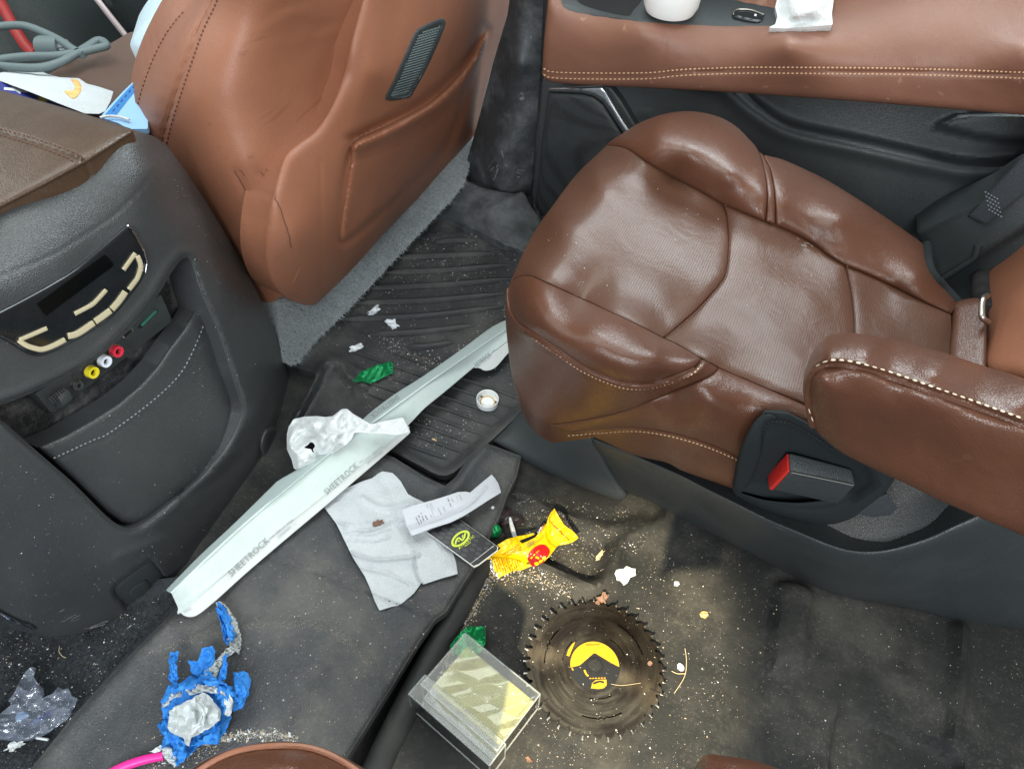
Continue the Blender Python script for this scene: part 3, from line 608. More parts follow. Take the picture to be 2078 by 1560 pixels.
# jack strip, set back in the top of the pocket
S_j = Surf([(75, 801, 'x', -.556), (105, 838, 'x', -.562), (345, 640, 'x', -.566), (320, 600, 'x', -.558)])
strip = region('jack_strip', [(72, 798), (106, 840), (200, 768), (350, 652), (326, 596), (300, 622), (200, 715)], S_j, M['plastic'], con, 10, skirt=(-0.02, 0, 0))
nrm = np.array((1.0, -0.05, 0.12))
def jack(px, py, m, r=0.0058, h=0.011):
    c = S_j.pt(px, py); j = lathe('jack', [(r * .55, -0.002), (r * .55, h * .98), (r * .6, h), (r, h), (r, 0)], c, m, strip, nrm, 24)
    lathe('jack_collar', [(r * 1.15, 0), (r * 1.15, h * .5), (r, h * .5)], c, M['steel'], strip, nrm, 24); lathe('jack_hole', [(0.0001, h * .6), (r * .54, h * .6)], c, M['dark'], strip, nrm, 16)
region('jack_recess', [(150, 752), (236, 688), (243, 700), (240, 714), (172, 768), (160, 768)], S_j, M['plastic_scuffed'], strip, 6, lambda x, y, d: 0.0008 + 0 * x, curve=3)
jack(175, 750, M['yellow_pl']); jack(201, 728, M['jack_white']); jack(225, 708, M['jack_red'])
jack(153, 779, M['plastic'], 0.0042, 0.006)
wh = lathe('thumb_wheel', [(0.0001, -0.006), (0.010, -0.006), (0.0105, -0.005), (0.0105, 0.005), (0.010, 0.006), (0.0001, 0.006)], S_j.pt(119, 804, -0.004), M['plastic'], strip, S_j.pt(119, 804) - S_j.pt(100, 818), 28)
for k in range(7):
    q = np.array((104, 813)) + np.array((28, -20)) * k / 6
    tube('wheel_rib', S_j.pt(np.array((q[0] - 5, q[0] + 5)), np.array((q[1] - 6, q[1] + 6)), 0.0075), 0.0006, M['steel'], wh, 6, k=0)
region('usb_port', [(248, 683), (269, 664), (273, 672), (252, 690)], S_j, M['steel'], strip, 5, lambda x, y, d: 0.0015 * np.sqrt(np.clip(d / 2, 0, 1)), skirt=(-0.004, 0, 0))
region('usb_slot', [(252, 683), (267, 669), (269, 672), (254, 686)], S_j, M['dark'], strip, 4, lambda x, y, d: 0.0022 + 0 * x)
region('card_slot', [(280, 663), (318, 627), (322, 632), (285, 668)], S_j, M['dark'], strip, 5, lambda x, y, d: 0.0012 + 0 * x)
region('memory_card', [(286, 660), (318, 629), (320, 632), (289, 663)], S_j, M['pcb'], strip, 5, lambda x, y, d: 0.003 + 0 * x, skirt=(-0.004, 0, 0))
# latch button low on the right, power outlet cover, bright edge at far left
S_c5 = Off(S_con, lambda x, y: np.full(np.shape(x), -0.001))
bt = region('latch_button', [(537, 872), (553, 866), (563, 872), (568, 890), (561, 910), (546, 931), (534, 925), (527, 903)], S_c5, M['vinyl'], con, 4, lambda x, y, d: 0.020 * np.sqrt(np.clip(d / 7, 0, 1)), curve=4, skirt=(-0.02, 0, 0))
region('button_face', [(550, 878), (560, 876), (565, 890), (558, 908), (548, 922), (543, 915), (545, 895)], S_c5, M['plastic_scuffed'], bt, 4, lambda x, y, d: 0.0208 + 0 * x, curve=3)
oc = region('outlet_cover', [(232, 1197), (300, 1142), (312, 1143), (336, 1182), (262, 1228)], S_con, M['plastic'], con, 6, lambda x, y, d: -0.015 + 0.003 * np.sqrt(np.clip(d / 5, 0, 1)), curve=3, skirt=(-0.01, 0, 0))
region('cover_grip', [(262, 1200), (290, 1178), (300, 1180), (306, 1196), (282, 1213), (270, 1212)], S_con, M['plastic'], oc, 4, lambda x, y, d: -0.011 + 0.003 * np.sqrt(np.clip(d / 4, 0, 1)), curve=3)
tube('bright_strip', S_con.pt(np.array((-40, 0, 30, 55, 72)), np.array((1222, 1243, 1259, 1268, 1277)), 0.004), [0.0016, 0.0016, 0.002, 0.0022, 0.001], M['chrome'], con, 8)

# ================================================================== front passenger seat (seen from behind)
fs = thing('front_passenger_seat', 'tan leather front passenger seat seen from behind, with map pocket and vent grille', 'seat', (-0.65, 0.8, 0.1))
S_side = Surf([(267, 262, 'y', .565), (285, 170, 'y', .575), (310, 110, 'y', .585), (350, 40, 'y', .60), (400, -20, 'y', .62), (480, -60, 'y', .60), (330, 285, 'y', .555), (430, 430, 'y', .548), (490, 540, 'y', .563), (560, 610, 't', -.634, .22), (760, -60, 't', -.636, .22), (735, 0, 't', -.633, .22),
               (690, 200, 't', -.629, .22), (640, 265, 't', -.625, .22), (575, 320, 't', -.624, .22), (540, 450, 't', -.622, .22), (545, 540, 't', -.627, .22), (610, 100, 't', -.648, .22), (400, 200, 'y', .550), (480, 100, 'y', .580), (500, 330, 'y', .545)])
SID = [(520, -260), (430, -90), (395, -30), (385, -5), (350, 40), (310, 110), (285, 170), (272, 220), (265, 262), (262, 300), (330, 330), (400, 450), (480, 565), (520, 604), (560, 610), (610, 545), (600, 440), (640, 330), (700, 280), (740, 150), (770, 0), (860, -260)]
SEAM = [(446, -60), (430, 0), (402, 60), (372, 145), (352, 205), (338, 250), (328, 292)]
def side_h(x, y, d):
    e = sdist(x, y, resample(cr([(520, -260), (430, -90), (385, -5), (350, 40), (310, 110), (285, 170), (272, 220), (265, 262), (240, 420), (240, 1200), (1500, 1200), (1500, -600), (700, -600)], True, 4), 14))
    h = -0.035 * (1 - sstep(0, 60, e)) ** 2 - lines_h(x, y, SEAM, 4, 0.005)
    wr = crumple(x, y * 1.6, 190, 3, 6)
    h = h + 0.0018 * (fbm(x / 130, y / 130, 21, 3)) + 0.0007 * np.sin((x * 0.25 + y) / 9 + 3 * fbm(x / 60, y / 60, 4, 2)) * sstep(130, 60, y) * sstep(480, 600, x) * sstep(760, 680, x)
    h = h + 0.0007 * np.sin((y - 0.4 * x) / 4.5 + 4 * fbm(x / 50, y / 50, 6, 2)) * sstep(60, 0, np.abs(x - 300)) * (y > 60)
    h = h + lines_h(x, y, [(480, 350), (500, 395), (515, 425), (540, 450)], 7, -0.003) + lines_h(x, y, [(525, 350), (550, 378)], 6, -0.002) + lines_h(x, y, [(430, 520), (500, 470), (540, 465)], 14, 0.002)
    return h
side = region('side_bolster', SID, S_side, M['tan'], fs, 7, side_h, curve=3, skirt=(-0.05, 0.05, 0), angle=60)
S_s2 = Off(S_side, lambda x, y: side_h(x, y, 0 * x))
stubs('stitching', [[(x + 9, y + 4) for x, y in SEAM]], S_s2, M['thread_brown'], side, 6, 3.5, 0.0011, 0.0008)
stubs('edge_stitching', [[(372, 25), (340, 64), (312, 117), (290, 175), (277, 222), (270, 262)]], S_s2, M['thread_brown'], side, 6, 3.5, 0.0011, 0.001)
tube('piping', S_s2.pt(np.array([p[0] - 1 for p in SEAM]), np.array([p[1] for p in SEAM]), 0.0002), 0.0011, M['tan'], side, 8)
def shell_base(px, py): return px, py
S_sh = Surf([(735, 0, 't', -.625, .22), (700, 150, 't', -.62, .22), (640, 265, 't', -.615, .22), (575, 320, 't', -.615, .22), (540, 450, 't', -.61, .22), (560, 590, 't', -.62, .22), (650, 615, 't', -.615, .22), (800, 450, 't', -.61, .22), (960, 280, 't', -.625, .22), (1000, 130, 't', -.64, .22), (1040, 0, 't', -.65, .22),
             (600, 480, 't', -.585, .22), (760, 150, 't', -.595, .22), (860, 250, 't', -.60, .22), (750, 420, 't', -.59, .22), (900, 60, 't', -.605, .22), (1050, -60, 't', -.66, .22), (740, -60, 't', -.63, .22)])
SHELL = [(800, -300), (750, -60), (735, 0), (712, 80), (696, 150), (672, 215), (640, 264), (604, 291), (578, 316), (562, 360), (543, 440), (537, 510), (546, 558), (564, 590), (600, 613), (632, 619), (652, 608), (720, 541), (800, 452), (900, 352), (960, 284), (974, 232), (1000, 130), (1030, 30), (1046, -60), (1092, -300)]
PKT = [(720, 285), (780, 256), (860, 215), (905, 178), (945, 134), (972, 92), (989, 58), (991, 75), (983, 105), (955, 175), (930, 240), (905, 300), (860, 352), (800, 410), (720, 480), (700, 491), (688, 484), (690, 450), (698, 390), (708, 325)]
PKd = resample(cr(PKT, True, 3), 8)
CUP = resample(cr([(850, -330), (792, -80), (765, 60), (742, 160), (722, 260), (705, 330), (690, 470), (700, 492), (760, 440), (860, 352), (912, 295), (945, 215), (985, 100), (1005, 0), (1018, -80), (1060, -330)], True, 4), 12)
def shell_h(x, y, d):
    h = 0.013 * np.sqrt(np.clip(1 - (1 - np.clip(d / 24, 0, 1)) ** 2, 0, 1))
    h = h - 0.009 * sstep(-10, 44, sdist(x, y, CUP)) + 0.0012 * fbm(x / 150, y / 150, 8, 3)
    h = h - lines_h(x, y, [(650, 325), (652, 420), (654, 520), (656, 603)], 2.4, 0.0022)
    h = h - 0.014 * np.exp(-(sdist(x, y, PKd) / 8) ** 2) - 0.016 * np.exp(-(seg_dist(x, y, [(712, 282), (780, 248), (860, 207), (905, 170), (945, 126), (985, 58)], False) / 9) ** 2)
    h = h + lines_h(x, y, [(556, 400), (573, 435), (586, 472), (593, 505)], 6, -0.0014)
    return h
shell = region('back_shell', SHELL, S_sh, M['tan'], fs, 6, shell_h, curve=3, skirt=(-0.035, 0.0, 0.0), angle=60)
S_sh2 = Off(S_sh, lambda x, y: shell_h(x, y, np.full(np.shape(x), 60.0)))
def pk_h(x, y, d):
    roll = cr([(722, 297), (785, 271), (866, 228), (915, 190), (955, 145), (985, 85)], False, 6)
    h = -0.012 + 0.018 * np.sqrt(np.clip(1 - (1 - np.clip(d / 13, 0, 1)) ** 2, 0, 1)) + 0.022 * np.exp(-(seg_dist(x, y, roll, False) / 14) ** 2)
    return h + 0.0018 * fbm(x / 60, y / 60, 13, 3) - lines_h(x, y, [(708, 330), (792, 306), (880, 252), (935, 190), (965, 130)], 3, 0.002)
region('map_pocket', PKT, S_sh2, M['tan'], fs, 5, pk_h, curve=3, skirt=(-0.02, 0, 0))
GR = [(782, 203), (800, 160), (835, 80), (845, 62), (860, 52), (893, 38), (903, 42), (902, 58), (872, 128), (838, 190), (826, 200)]
gr = region('vent_grille', GR, S_sh2, M['plastic'], fs, 4, lambda x, y, d: 0.006 * np.sqrt(np.clip(d / 7, 0, 1)) - 0.004 * sstep(7, 13, d), curve=3, skirt=(-0.012, 0, 0), holes=[])
GI = resample(cr([(793, 198), (808, 162), (841, 88), (854, 68), (888, 53), (897, 56), (868, 126), (834, 190), (824, 197)], True, 3), 6)
Vg, Fg = [], []
ug, vg = np.array((0.40, -0.92)), np.array((0.96, -0.28))
for fam, (du, dv) in enumerate(((ug, vg), (vg, ug))):
    for k in range(-60, 60):
        o0 = np.array((845.0, 125.0)) + dv * k * 6.2; t = np.arange(-130, 130, 3.0); ln = o0 + t[:, None] * du; ok = inside(ln[:, 0], ln[:, 1], GI)
        if ok.sum() > 2:
            ln = ln[ok]; a = S_sh2.pt(np.array((ln[0, 0], ln[-1, 0])), np.array((ln[0, 1], ln[-1, 1])), 0.0042)
            s = _n(np.cross(a[1] - a[0], ray(*ln[0]))) * 0.0008; z = -_n(ray(*ln[0])) * 0.0012; k0 = len(Vg)
            for e in a: Vg += [e - s, e + z, e + s]
            Fg += [(k0, k0 + 3, k0 + 4, k0 + 1), (k0 + 1, k0 + 4, k0 + 5, k0 + 2)]
put('grille_mesh', Vg, Fg, M['cable'], gr, False)
# carpeted lower back of that seat
S_car = Surf([(565, 610, 't', -.635, .15), (580, 738, 't', -.600, .15), (610, 735, 't', -.596, .15), (700, 640, 't', -.584, .15), (800, 530, 't', -.574, .15), (940, 370, 't', -.563, .15), (970, 285, 't', -.61, .15), (650, 580, 't', -.635, .15), (760, 470, 't', -.635, .15), (880, 340, 't', -.63, .15)])
CAR = [(556, 585), (566, 680), (574, 735), (592, 741), (608, 734), (640, 692), (690, 645), (750, 582), (850, 475), (920, 402), (943, 370), (968, 284), (955, 262), (880, 340), (760, 470), (650, 580), (600, 590)]
car = region('carpet_back', CAR, S_car, M['carpet'], fs, 7, lambda x, y, d: 0.003 * fbm(x / 20, y / 20, 31, 3) + 0.004 * np.sqrt(np.clip(d / 12, 0, 1)), skirt=(-0.04, 0, 0))
fur('carpet_fuzz', CAR, S_car, M['fibre'], car, 26000, 0.0042, 0.00036, (0.4, 0, -0.6), 5, 0.003)
# scuffs cut into the leather
for i, (p, w) in enumerate((([(475, 347), (490, 372), (499, 390), (512, 414), (532, 438)], 3.5), ([(529, 350), (540, 362), (549, 376)], 2.5), ([(540, 344), (552, 356)], 2), ([(486, 345), (497, 358)], 1.6))):
    stroke('scuff', cr(p, False, 5) + 1.2 * rng.randn(len(cr(p, False, 5)), 2) * .5, S_s2, w * .6, M['thread_brown'], side, 0.0009)
stroke('scuff', cr([(556, 401), (566, 418), (573, 437), (584, 470), (592, 505)], False, 6) + .7 * rng.randn(25, 2), Off(S_sh, lambda x, y: shell_h(x, y, sdist(x, y, resample(cr(SHELL, True, 3), 6)))), 1.7, M['thread_brown'], shell, 0.0009)
# its cushion, seen past the seat back
S_fc = Surf([(100, 160, 'z', .34), (270, 60, 'z', .34), (230, 250, 'z', .34), (180, 160, 'z', .345)])
region('cushion', [(20, 200), (100, 150), (160, 117), (205, 98), (236, 82), (262, 66), (300, 60), (330, 120), (330, 300), (240, 300), (100, 260)], S_fc, mat('ribbed taupe leather', (0.14, 0.085, 0.062), 0.45, perf=0.0045, var=(10, .5, (.11, .065, .05))), fs, 8, puff(0.012, 22), skirt=(0, 0, -0.10))

# ================================================================== pillar and right rear door
S_pil = Surf([(1040, -60, 'y', 1.13), (1000, 130, 'y', 1.13), (955, 300, 'y', 1.13), (935, 375, 'y', 1.14), (1075, -60, 'y', 1.09), (1055, 130, 'y', 1.085), (1030, 300, 'y', 1.08), (1020, 390, 'y', 1.075), (1118, -60, 'y', 1.12), (1108, 130, 'y', 1.12), (1090, 320, 'y', 1.11), (1078, 400, 'y', 1.11)])
PIL = [(1092, -320), (1045, -80), (1030, 30), (1000, 130), (974, 232), (958, 290), (940, 352), (933, 378), (970, 384), (1010, 392), (1045, 397), (1062, 395), (1080, 400), (1092, 300), (1106, 170), (1112, 0), (1118, -80), (1140, -320)]
pil = region('door_pillar', PIL, S_pil, M['plastic_scuffed'], None, 7, lambda x, y, d: 0.006 * np.sqrt(np.clip(d / 14, 0, 1)) + lines_h(x, y, [(1068, -60), (1040, 200), (1028, 380)], 22, 0.004), skirt=(-0.02, 0.08, 0), angle=60)
tag(pil, 'black plastic pillar trim between front seat and rear door', 'pillar trim')

door = thing('rear_door', 'right rear door with brown leather armrest, black lower panel and speaker grille', 'car door', (0.0, 1.15, 0.0))
S_dl = Surf([(1105, 180, 'y', 1.09), (1250, 190, 'y', 1.10), (1500, 190, 'y', 1.10), (2078, 240, 'y', 1.10), (2300, 240, 'y', 1.10), (1250, 300, 'y', 1.085), (1080, 470, 'y', 1.10), (1080, 620, 'y', 1.10), (1600, 300, 'y', 1.065), (1750, 340, 'y', 1.055), (1950, 420, 'y', 1.07), (2078, 420, 'y', 1.085), (1850, 500, 'y', 1.05), (1500, 600, 'y', 1.06), (2300, 600, 'y', 1.08)])
DREC = resample(cr([(1478, 170), (1496, 192), (1525, 217), (1574, 250), (1623, 269), (1746, 295), (1893, 328), (1985, 341), (2150, 330), (2700, 290), (2700, 100), (1480, 130)], True, 4), 14)
DBL = resample([(1878, 257), (1943, 228), (2700, 200), (2700, 300), (2050, 293), (1980, 283)], 14)
def door_h(x, y, d):
    s = sdist(x, y, DREC)
    h = -0.035 * sstep(-2, 24, s) + 0.008 * np.exp(-((s + 12) / 14) ** 2)
    h = h + 0.018 * sstep(0, 12, sdist(x, y, DBL)) + 0.03 * sstep(-40, 40, y - 520 + 0.42 * (x - 1830)) * (x > 1700)
    h = h + lines_h(x, y, [(1270, 225), (1330, 232), (1400, 240)], 2, 0.002) + lines_h(x, y, [(1272, 236), (1330, 243), (1400, 252)], 2, 0.002)
    return h
region('lower_panel', [(1102, 160), (1300, 160), (1700, 180), (2300, 220), (2650, 240), (2650, 800), (1500, 700), (1180, 640), (1062, 560), (1075, 440), (1092, 300)], S_dl, M['plastic'], door, 8, door_h, skirt=(0, 0.06, 0), angle=60)
SPK = [(1112, 188), (1180, 190), (1205, 196), (1225, 212), (1262, 270), (1275, 300), (1290, 420), (1190, 520), (1090, 470), (1088, 400), (1100, 290)]
S_d2 = Off(S_dl, lambda x, y: np.full(np.shape(x), 0.004))
spk = region('speaker_grille', SPK, S_d2, mat('ribbed speaker mesh', (0.030, 0.034, 0.036), 0.5, perf=0.0042, dust=((.2, .21, .21), .1, 12)), door, 8, puff(0.006, 14), skirt=(0, 0.02, 0))
region('bright_trim', [(1111, 178), (1150, 177), (1200, 175), (1222, 174), (1230, 182), (1240, 200), (1262, 238), (1284, 272), (1275, 282), (1266, 272), (1240, 232), (1222, 206), (1205, 195), (1180, 189), (1112, 186)], S_d2, mat('satin grey trim', (.38, .40, .42), .25, metal=.9), door, 4, lambda x, y, d: 0.008 + 0.005 * np.sqrt(np.clip(d / 5, 0, 1)), skirt=(0, 0.02, 0))
region('trim_wing', [(1222, 174), (1240, 176), (1262, 205), (1296, 262), (1284, 272), (1262, 238), (1240, 200)], S_d2, M['plastic'], door, 5, lambda x, y, d: 0.008 + 0.003 * np.sqrt(np.clip(d / 5, 0, 1)), skirt=(0, 0.02, 0))
tube('door_seal', at(1116, -60, 'y', 1.09) + np.zeros((1, 3)) if False else np.array([at(1114, -60, 'y', 1.10), at(1106, 100, 'y', 1.10), at(1098, 230, 'y', 1.10), at(1084, 400, 'y', 1.10), at(1092, 440, 'y', 1.08), at(1108, 500, 'y', 1.07)]), 0.006, M['rubber'], door, 10)
# leather armrest pad
S_ar = Surf([(1105, 160, 'y', 1.02), (1110, 40, 'y', 1.02), (1112, 0, 'y', 1.03), (1300, 175, 'y', 1.005), (1300, 100, 'y', .99), (1300, 55, 'y', .995), (1600, 195, 'y', 1.0), (1600, 130, 'y', .972), (1600, 80, 'y', .972), (1600, 55, 'z', .452), (1600, 0, 'z', .456), (1600, -60, 'z', .456), (1300, 30, 'z', .432), (1300, -60, 'z', .436), (1150, -60, 'z', .42),
             (2078, 230, 'y', 1.0), (2078, 160, 'y', .972), (2078, 95, 'y', .972), (2078, 55, 'z', .512), (2078, -60, 'z', .54), (2300, 240, 'y', 1.0), (2300, 100, 'y', .972), (2300, -60, 'z', .56), (1850, 60, 'z', .486), (1850, -60, 'z', .51)])
ARM = [(1100, 148), (1104, 80), (1112, 0), (1120, -80), (2650, -80), (2650, 268), (2300, 246), (2078, 234), (1900, 219), (1700, 203), (1500, 189), (1300, 178), (1180, 173), (1120, 168), (1103, 160)]
SW = cr([(1138, 8), (1148, 20), (1165, 27), (1225, 37), (1319, 48), (1381, 53), (1475, 57), (1563, 56), (1602, 54), (1596, 30), (1574, 16), (1540, 8), (1475, -6), (1400, -40), (1150, -50)], True, 4)
ARS = [(1103, 145), (1112, 151), (1150, 154), (1225, 155), (1319, 154), (1381, 148), (1475, 144), (1563, 143), (1700, 144), (1850, 146), (2078, 153), (2300, 160)]
def arm_h(x, y, d): return 0.010 * np.sqrt(np.clip(1 - (1 - np.clip(d / 14, 0, 1)) ** 2, 0, 1)) - lines_h(x, y, ARS, 3.2, 0.0035) - 0.004 * sstep(0, 8, sdist(x, y, SWd)) + 0.0016 * fbm(x / 70, y / 50, 41, 3) - lines_h(x, y, [(1352, 65), (1348, 100), (1345, 145)], 5, 0.0012)
SWd = resample(SW, 12)
arm = region('armrest_pad', ARM, S_ar, mat('door leather', (0.20, 0.092, 0.060), 0.46, var=(8, .55, (.155, .072, .05)), scratch=((.5, .32, .22), .25, 60), **LS), door, 7, arm_h, skirt=(0, 0.10, 0), angle=60)
S_a2 = Off(S_ar, lambda x, y: np.full(np.shape(x), 0.0095))
stubs('stitching', [[(x, y - 6) for x, y in ARS], [(x, y + 6) for x, y in ARS]], S_a2, M['thread'], arm, 5.5, 3.5, 0.0010, 0.0008)
swp = region('switch_panel', SW, S_a2, M['plastic'], door, 7, lambda x, y, d: -0.002 + 0.002 * np.sqrt(np.clip(d / 6, 0, 1)), skirt=(0, 0.0, -0.02))
region('pull_recess', cr([(1172, 2), (1200, 16), (1270, 32), (1285, 22), (1298, -10), (1180, -14)], True, 4), S_a2, M['dark'], swp, 6, lambda x, y, d: 0.0008 + 0 * x)
swb = region('window_switch', cr([(1485, 32), (1492, 21), (1520, 20), (1548, 28), (1551, 34), (1543, 46), (1520, 45), (1490, 38)], True, 3), S_a2, M['gloss'], swp, 4, lambda x, y, d: 0.001 + 0.006 * np.sqrt(np.clip(d / 7, 0, 1)), skirt=(0, 0.01, -0.01))
stroke('switch_rim', cr([(1488, 30), (1494, 20), (1522, 20), (1550, 30)], False, 5), S_a2, 2, M['steel'], swb, 0.0065, thick=0.001)
stroke('switch_mark', [(1531, 30), (1535, 32)], S_a2, 4, M['white_pl'], swb, 0.0076)

S_up = Surf([(1120, -60, 'y', 1.125), (2300, -60, 'y', 1.125), (1120, -400, 'y', 1.16), (2300, -400, 'y', 1.16)])
region('upper_panel', [(1116, -55), (2650, -55), (2650, -330), (1140, -330)], S_up, M['plastic'], door, 14, None, skirt=(0, 0.04, 0))
# trim behind the door with the belt anchor
S_rt = Surf([(1880, 520, 'y', .99), (2078, 300, 'y', 1.0), (2078, 640, 'y', .93), (1940, 640, 'y', .95), (2300, 400, 'y', .98), (1960, 470, 'y', .98)])
rt = region('wheel_arch_trim', [(1860, 470), (1900, 450), (1960, 425), (2030, 392), (2078, 360), (2300, 250), (2650, 60), (2650, 850), (1960, 700), (1925, 600), (1895, 575), (1880, 530)], S_rt, M['plastic'], None, 8, lambda x, y, d: 0.010 * np.sqrt(np.clip(d / 20, 0, 1)) + lines_h(x, y, [(1850, 480), (1930, 432), (2000, 398), (2100, 340)], 13, 0.012) - 0.012 * sstep(-4, 6, (y - 565 + 0.62 * (x - 1917)) / 1.18) * (x > 1880), skirt=(0, 0.08, -0.02), angle=60)
tag(rt, 'black plastic trim behind the rear door where the belt is anchored', 'trim panel')
tube('bracket_bar', S_rt.pt(np.array((1916, 1945, 1972, 1980, 1986)), np.array((564, 546, 528, 518, 498)), 0.014), 0.0042, M['plastic'], rt, 10)
belt = region('seat_belt', [(1964, 440), (2000, 458), (2046, 420), (2110, 372), (2200, 290), (2200, 190), (2100, 292), (2026, 370)], S_rt, M['web'], None, 7, lambda x, y, d: 0.016 + 0.002 * sstep(0, 5, d), thick=0.0022)
tag(belt, 'dark grey seat belt webbing sewn flat at its anchor behind the door', 'seat belt')
Sb = Off(S_rt, lambda x, y: np.full(np.shape(x), 0.0185))
stubs('belt_stitching', [[(2000 + 8 * i + 2 * j, 398 + 9 * j + 4 * i), (2030 + 8 * i + 2 * j, 415 + 9 * j + 4 * i)] for i in (0,) for j in range(-1, 4)], Sb, M['thread_grey'], belt, 4, 3, 0.0008, 0.0005)

# ================================================================== right rear captain's chair
ch = thing('rear_seat', 'brown perforated leather right rear captain chair with folded down armrest', 'seat', (0.05, 0.65, 0.0))
S_st = Surf([(1030, 584, 'z', .325), (1081, 476, 'z', .325), (1169, 355, 'z', .325), (1231, 295, 'z', .33), (1085, 545, 'z', .372), (1140, 460, 'z', .378), (1215, 370, 'z', .378), (1270, 315, 'z', .372), (1300, 520, 'z', .375), (1200, 480, 'z', .379), (1232, 428, 'z', .379), (1175, 540, 'z', .377), (1250, 575, 'z', .374), (1340, 440, 'z', .373), (1265, 375, 'z', .377), (1400, 580, 'z', .369), (1420, 480, 'z', .369), (1520, 560, 'z', .359), (1640, 600, 'z', .344), (1600, 700, 'z', .348), (1480, 670, 'z', .359), (1660, 750, 'z', .343), (1560, 500, 'z', .355), (1475, 516, 'z', .364), (1347, 686, 'z', .366), (1560, 640, 'z', .352), (1725, 600, 'z', .332), (1850, 680, 'z', .312), (1930, 700, 'z', .30), (1930, 900, 'z', .30),
             (1182, 607, 'z', .366), (1468, 415, 'z', .366), (1367, 360, 'z', .368), (1647, 492, 'z', .346), (1816, 582, 'z', .322), (1930, 636, 'z', .31),
             (1400, 300, 'z', .412), (1330, 275, 'z', .402), (1480, 350, 'z', .405), (1401, 226, 'z', .372), (1303, 247, 'z', .36), (1250, 280, 'z', .345), (1492, 255, 'z', .375), (1540, 310, 'z', .378), (1556, 400, 'z', .388),
             (1600, 370, 'z', .378), (1700, 440, 'z', .368), (1672, 362, 'z', .345), (1805, 446, 'z', .325), (1883, 510, 'z', .31), (1860, 560, 'z', .335), (1917, 582, 'z', .305), (1940, 609, 'z', .30),
             (1075, 600, 'z', .376), (1110, 640, 'z', .388), (1200, 668, 'z', .402), (1330, 715, 'z', .398), (1430, 738, 'z', .38), (1034, 640, 'z', .318), (1081, 674, 'z', .360), (1182, 741, 'z', .372), (1283, 776, 'z', .372), (1384, 757, 'z', .382),
             (1026, 650, 'z', .29), (1033, 720, 'z', .255), (1060, 820, 'z', .215), (1115, 862, 'z', .20), (1150, 790, 'z', .300), (1266, 834, 'z', .300), (1367, 793, 'z', .345), (1455, 749, 'z', .368),
             (1546, 784, 'z', .356), (1440, 815, 'z', .362), (1560, 830, 'z', .356), (1690, 870, 'z', .335), (1334, 872, 'z', .285), (1485, 920, 'z', .275), (1200, 868, 'z', .225), (1200, 888, 'z', .19), (1300, 922, 'z', .20), (1400, 962, 'z', .205), (1500, 998, 'z', .205), (1640, 950, 'z', .26), (1720, 980, 'z', .26)], lam=4e-4)
FAR = [(1231, 295), (1270, 301), (1317, 331), (1367, 360), (1418, 386), (1468, 415)]
MIDS = [(1468, 415), (1475, 440), (1478, 480), (1477, 516), (1473, 548), (1462, 574), (1418, 624), (1377, 661), (1347, 686)]
NEAR = [(1347, 686), (1283, 654), (1182, 607), (1108, 574), (1074, 560), (1047, 565), (1031, 585)]
FRONT = [(1031, 585), (1042, 557), (1081, 476), (1128, 409), (1169, 355), (1209, 316), (1231, 295)]
S = lambda p: list(map(tuple, cr(p, False, 4)))[:-1]
def ins_h(A, r, seed, wr):
    def f(x, y, d):
        q = np.clip(d / r, 0, 1)
        return A * np.sqrt(1 - (1 - q) ** 2) + wr * (0.0018 * fbm(x / 150, y / 150, seed, 3) + 0.0022 * np.exp(-((((x - 1560) * 0.52 - (y - 620) * 0.85 + 30 * fbm(x / 90, y / 90, seed + 3, 2)) / 26) % 4 - 2) ** 2) * sstep(20, 90, d)) - 0.002
    return f
region('front_insert', S(FAR) + S(MIDS) + S(NEAR) + S(FRONT), S_st, M['perf'], ch, 7, ins_h(0.008, 26, 51, 0.25), angle=70)
FAR2 = [(1468, 415), (1510, 432), (1553, 450), (1600, 468), (1647, 492), (1681, 518), (1715, 539)]
MID2 = [(1715, 539), (1724, 580), (1730, 622), (1733, 673), (1728, 750), (1718, 862)]
NEAR2 = [(1718, 862), (1627, 819), (1546, 784), (1459, 747), (1378, 701), (1347, 686)]
region('middle_insert', S(FAR2) + S(MID2) + S(NEAR2) + S(MIDS[::-1]), S_st, M['perf'], ch, 7, ins_h(0.007, 24, 55, 0.8), angle=70)
FAR3 = [(1715, 539), (1759, 556), (1816, 583), (1883, 616), (1930, 637)]
region('rear_insert', S(FAR3) + S([(1930, 637), (1932, 720), (1935, 940)]) + S([(1935, 940), (1820, 905), (1718, 862)]) + S(MID2[::-1]), S_st, M['perf'], ch, 8, ins_h(0.006, 22, 57, 1.0), angle=70)
SIL = [(1231, 295), (1236, 289), (1266, 269), (1303, 247), (1351, 231), (1401, 226), (1452, 235), (1492, 255), (1519, 281), (1536, 301), (1547, 328), (1554, 361), (1557, 395), (1556, 425), (1553, 450)]
region('far_bolster_front', S(SIL) + S(FAR2[:3][::-1]) + S(FAR[::-1]), S_st, M['brown'], ch, 6, lambda x, y, d: 0.009 * np.sqrt(np.clip(1 - (1 - np.clip(d / 24, 0, 1)) ** 2, 0, 1)) + 0.0015 * fbm(x / 60, y / 60, 61, 3), skirt=(0, 0.04, -0.20), angle=70)
WEL = [(1553, 450), (1556, 425), (1557, 395), (1554, 361), (1547, 328), (1540, 308), (1549, 315), (1562, 340), (1570, 380), (1573, 415), (1574, 457)]
region('welt', WEL, S_st, M['brown'], ch, 4, puff(0.006, 7))
FB2 = [(1574, 457), (1573, 415), (1570, 380), (1562, 340), (1549, 316), (1565, 318), (1594, 326), (1672, 362), (1746, 407), (1805, 446), (1844, 473), (1873, 495), (1882, 510), (1885, 540), (1896, 560), (1917, 582), (1942, 610), (1930, 637)]
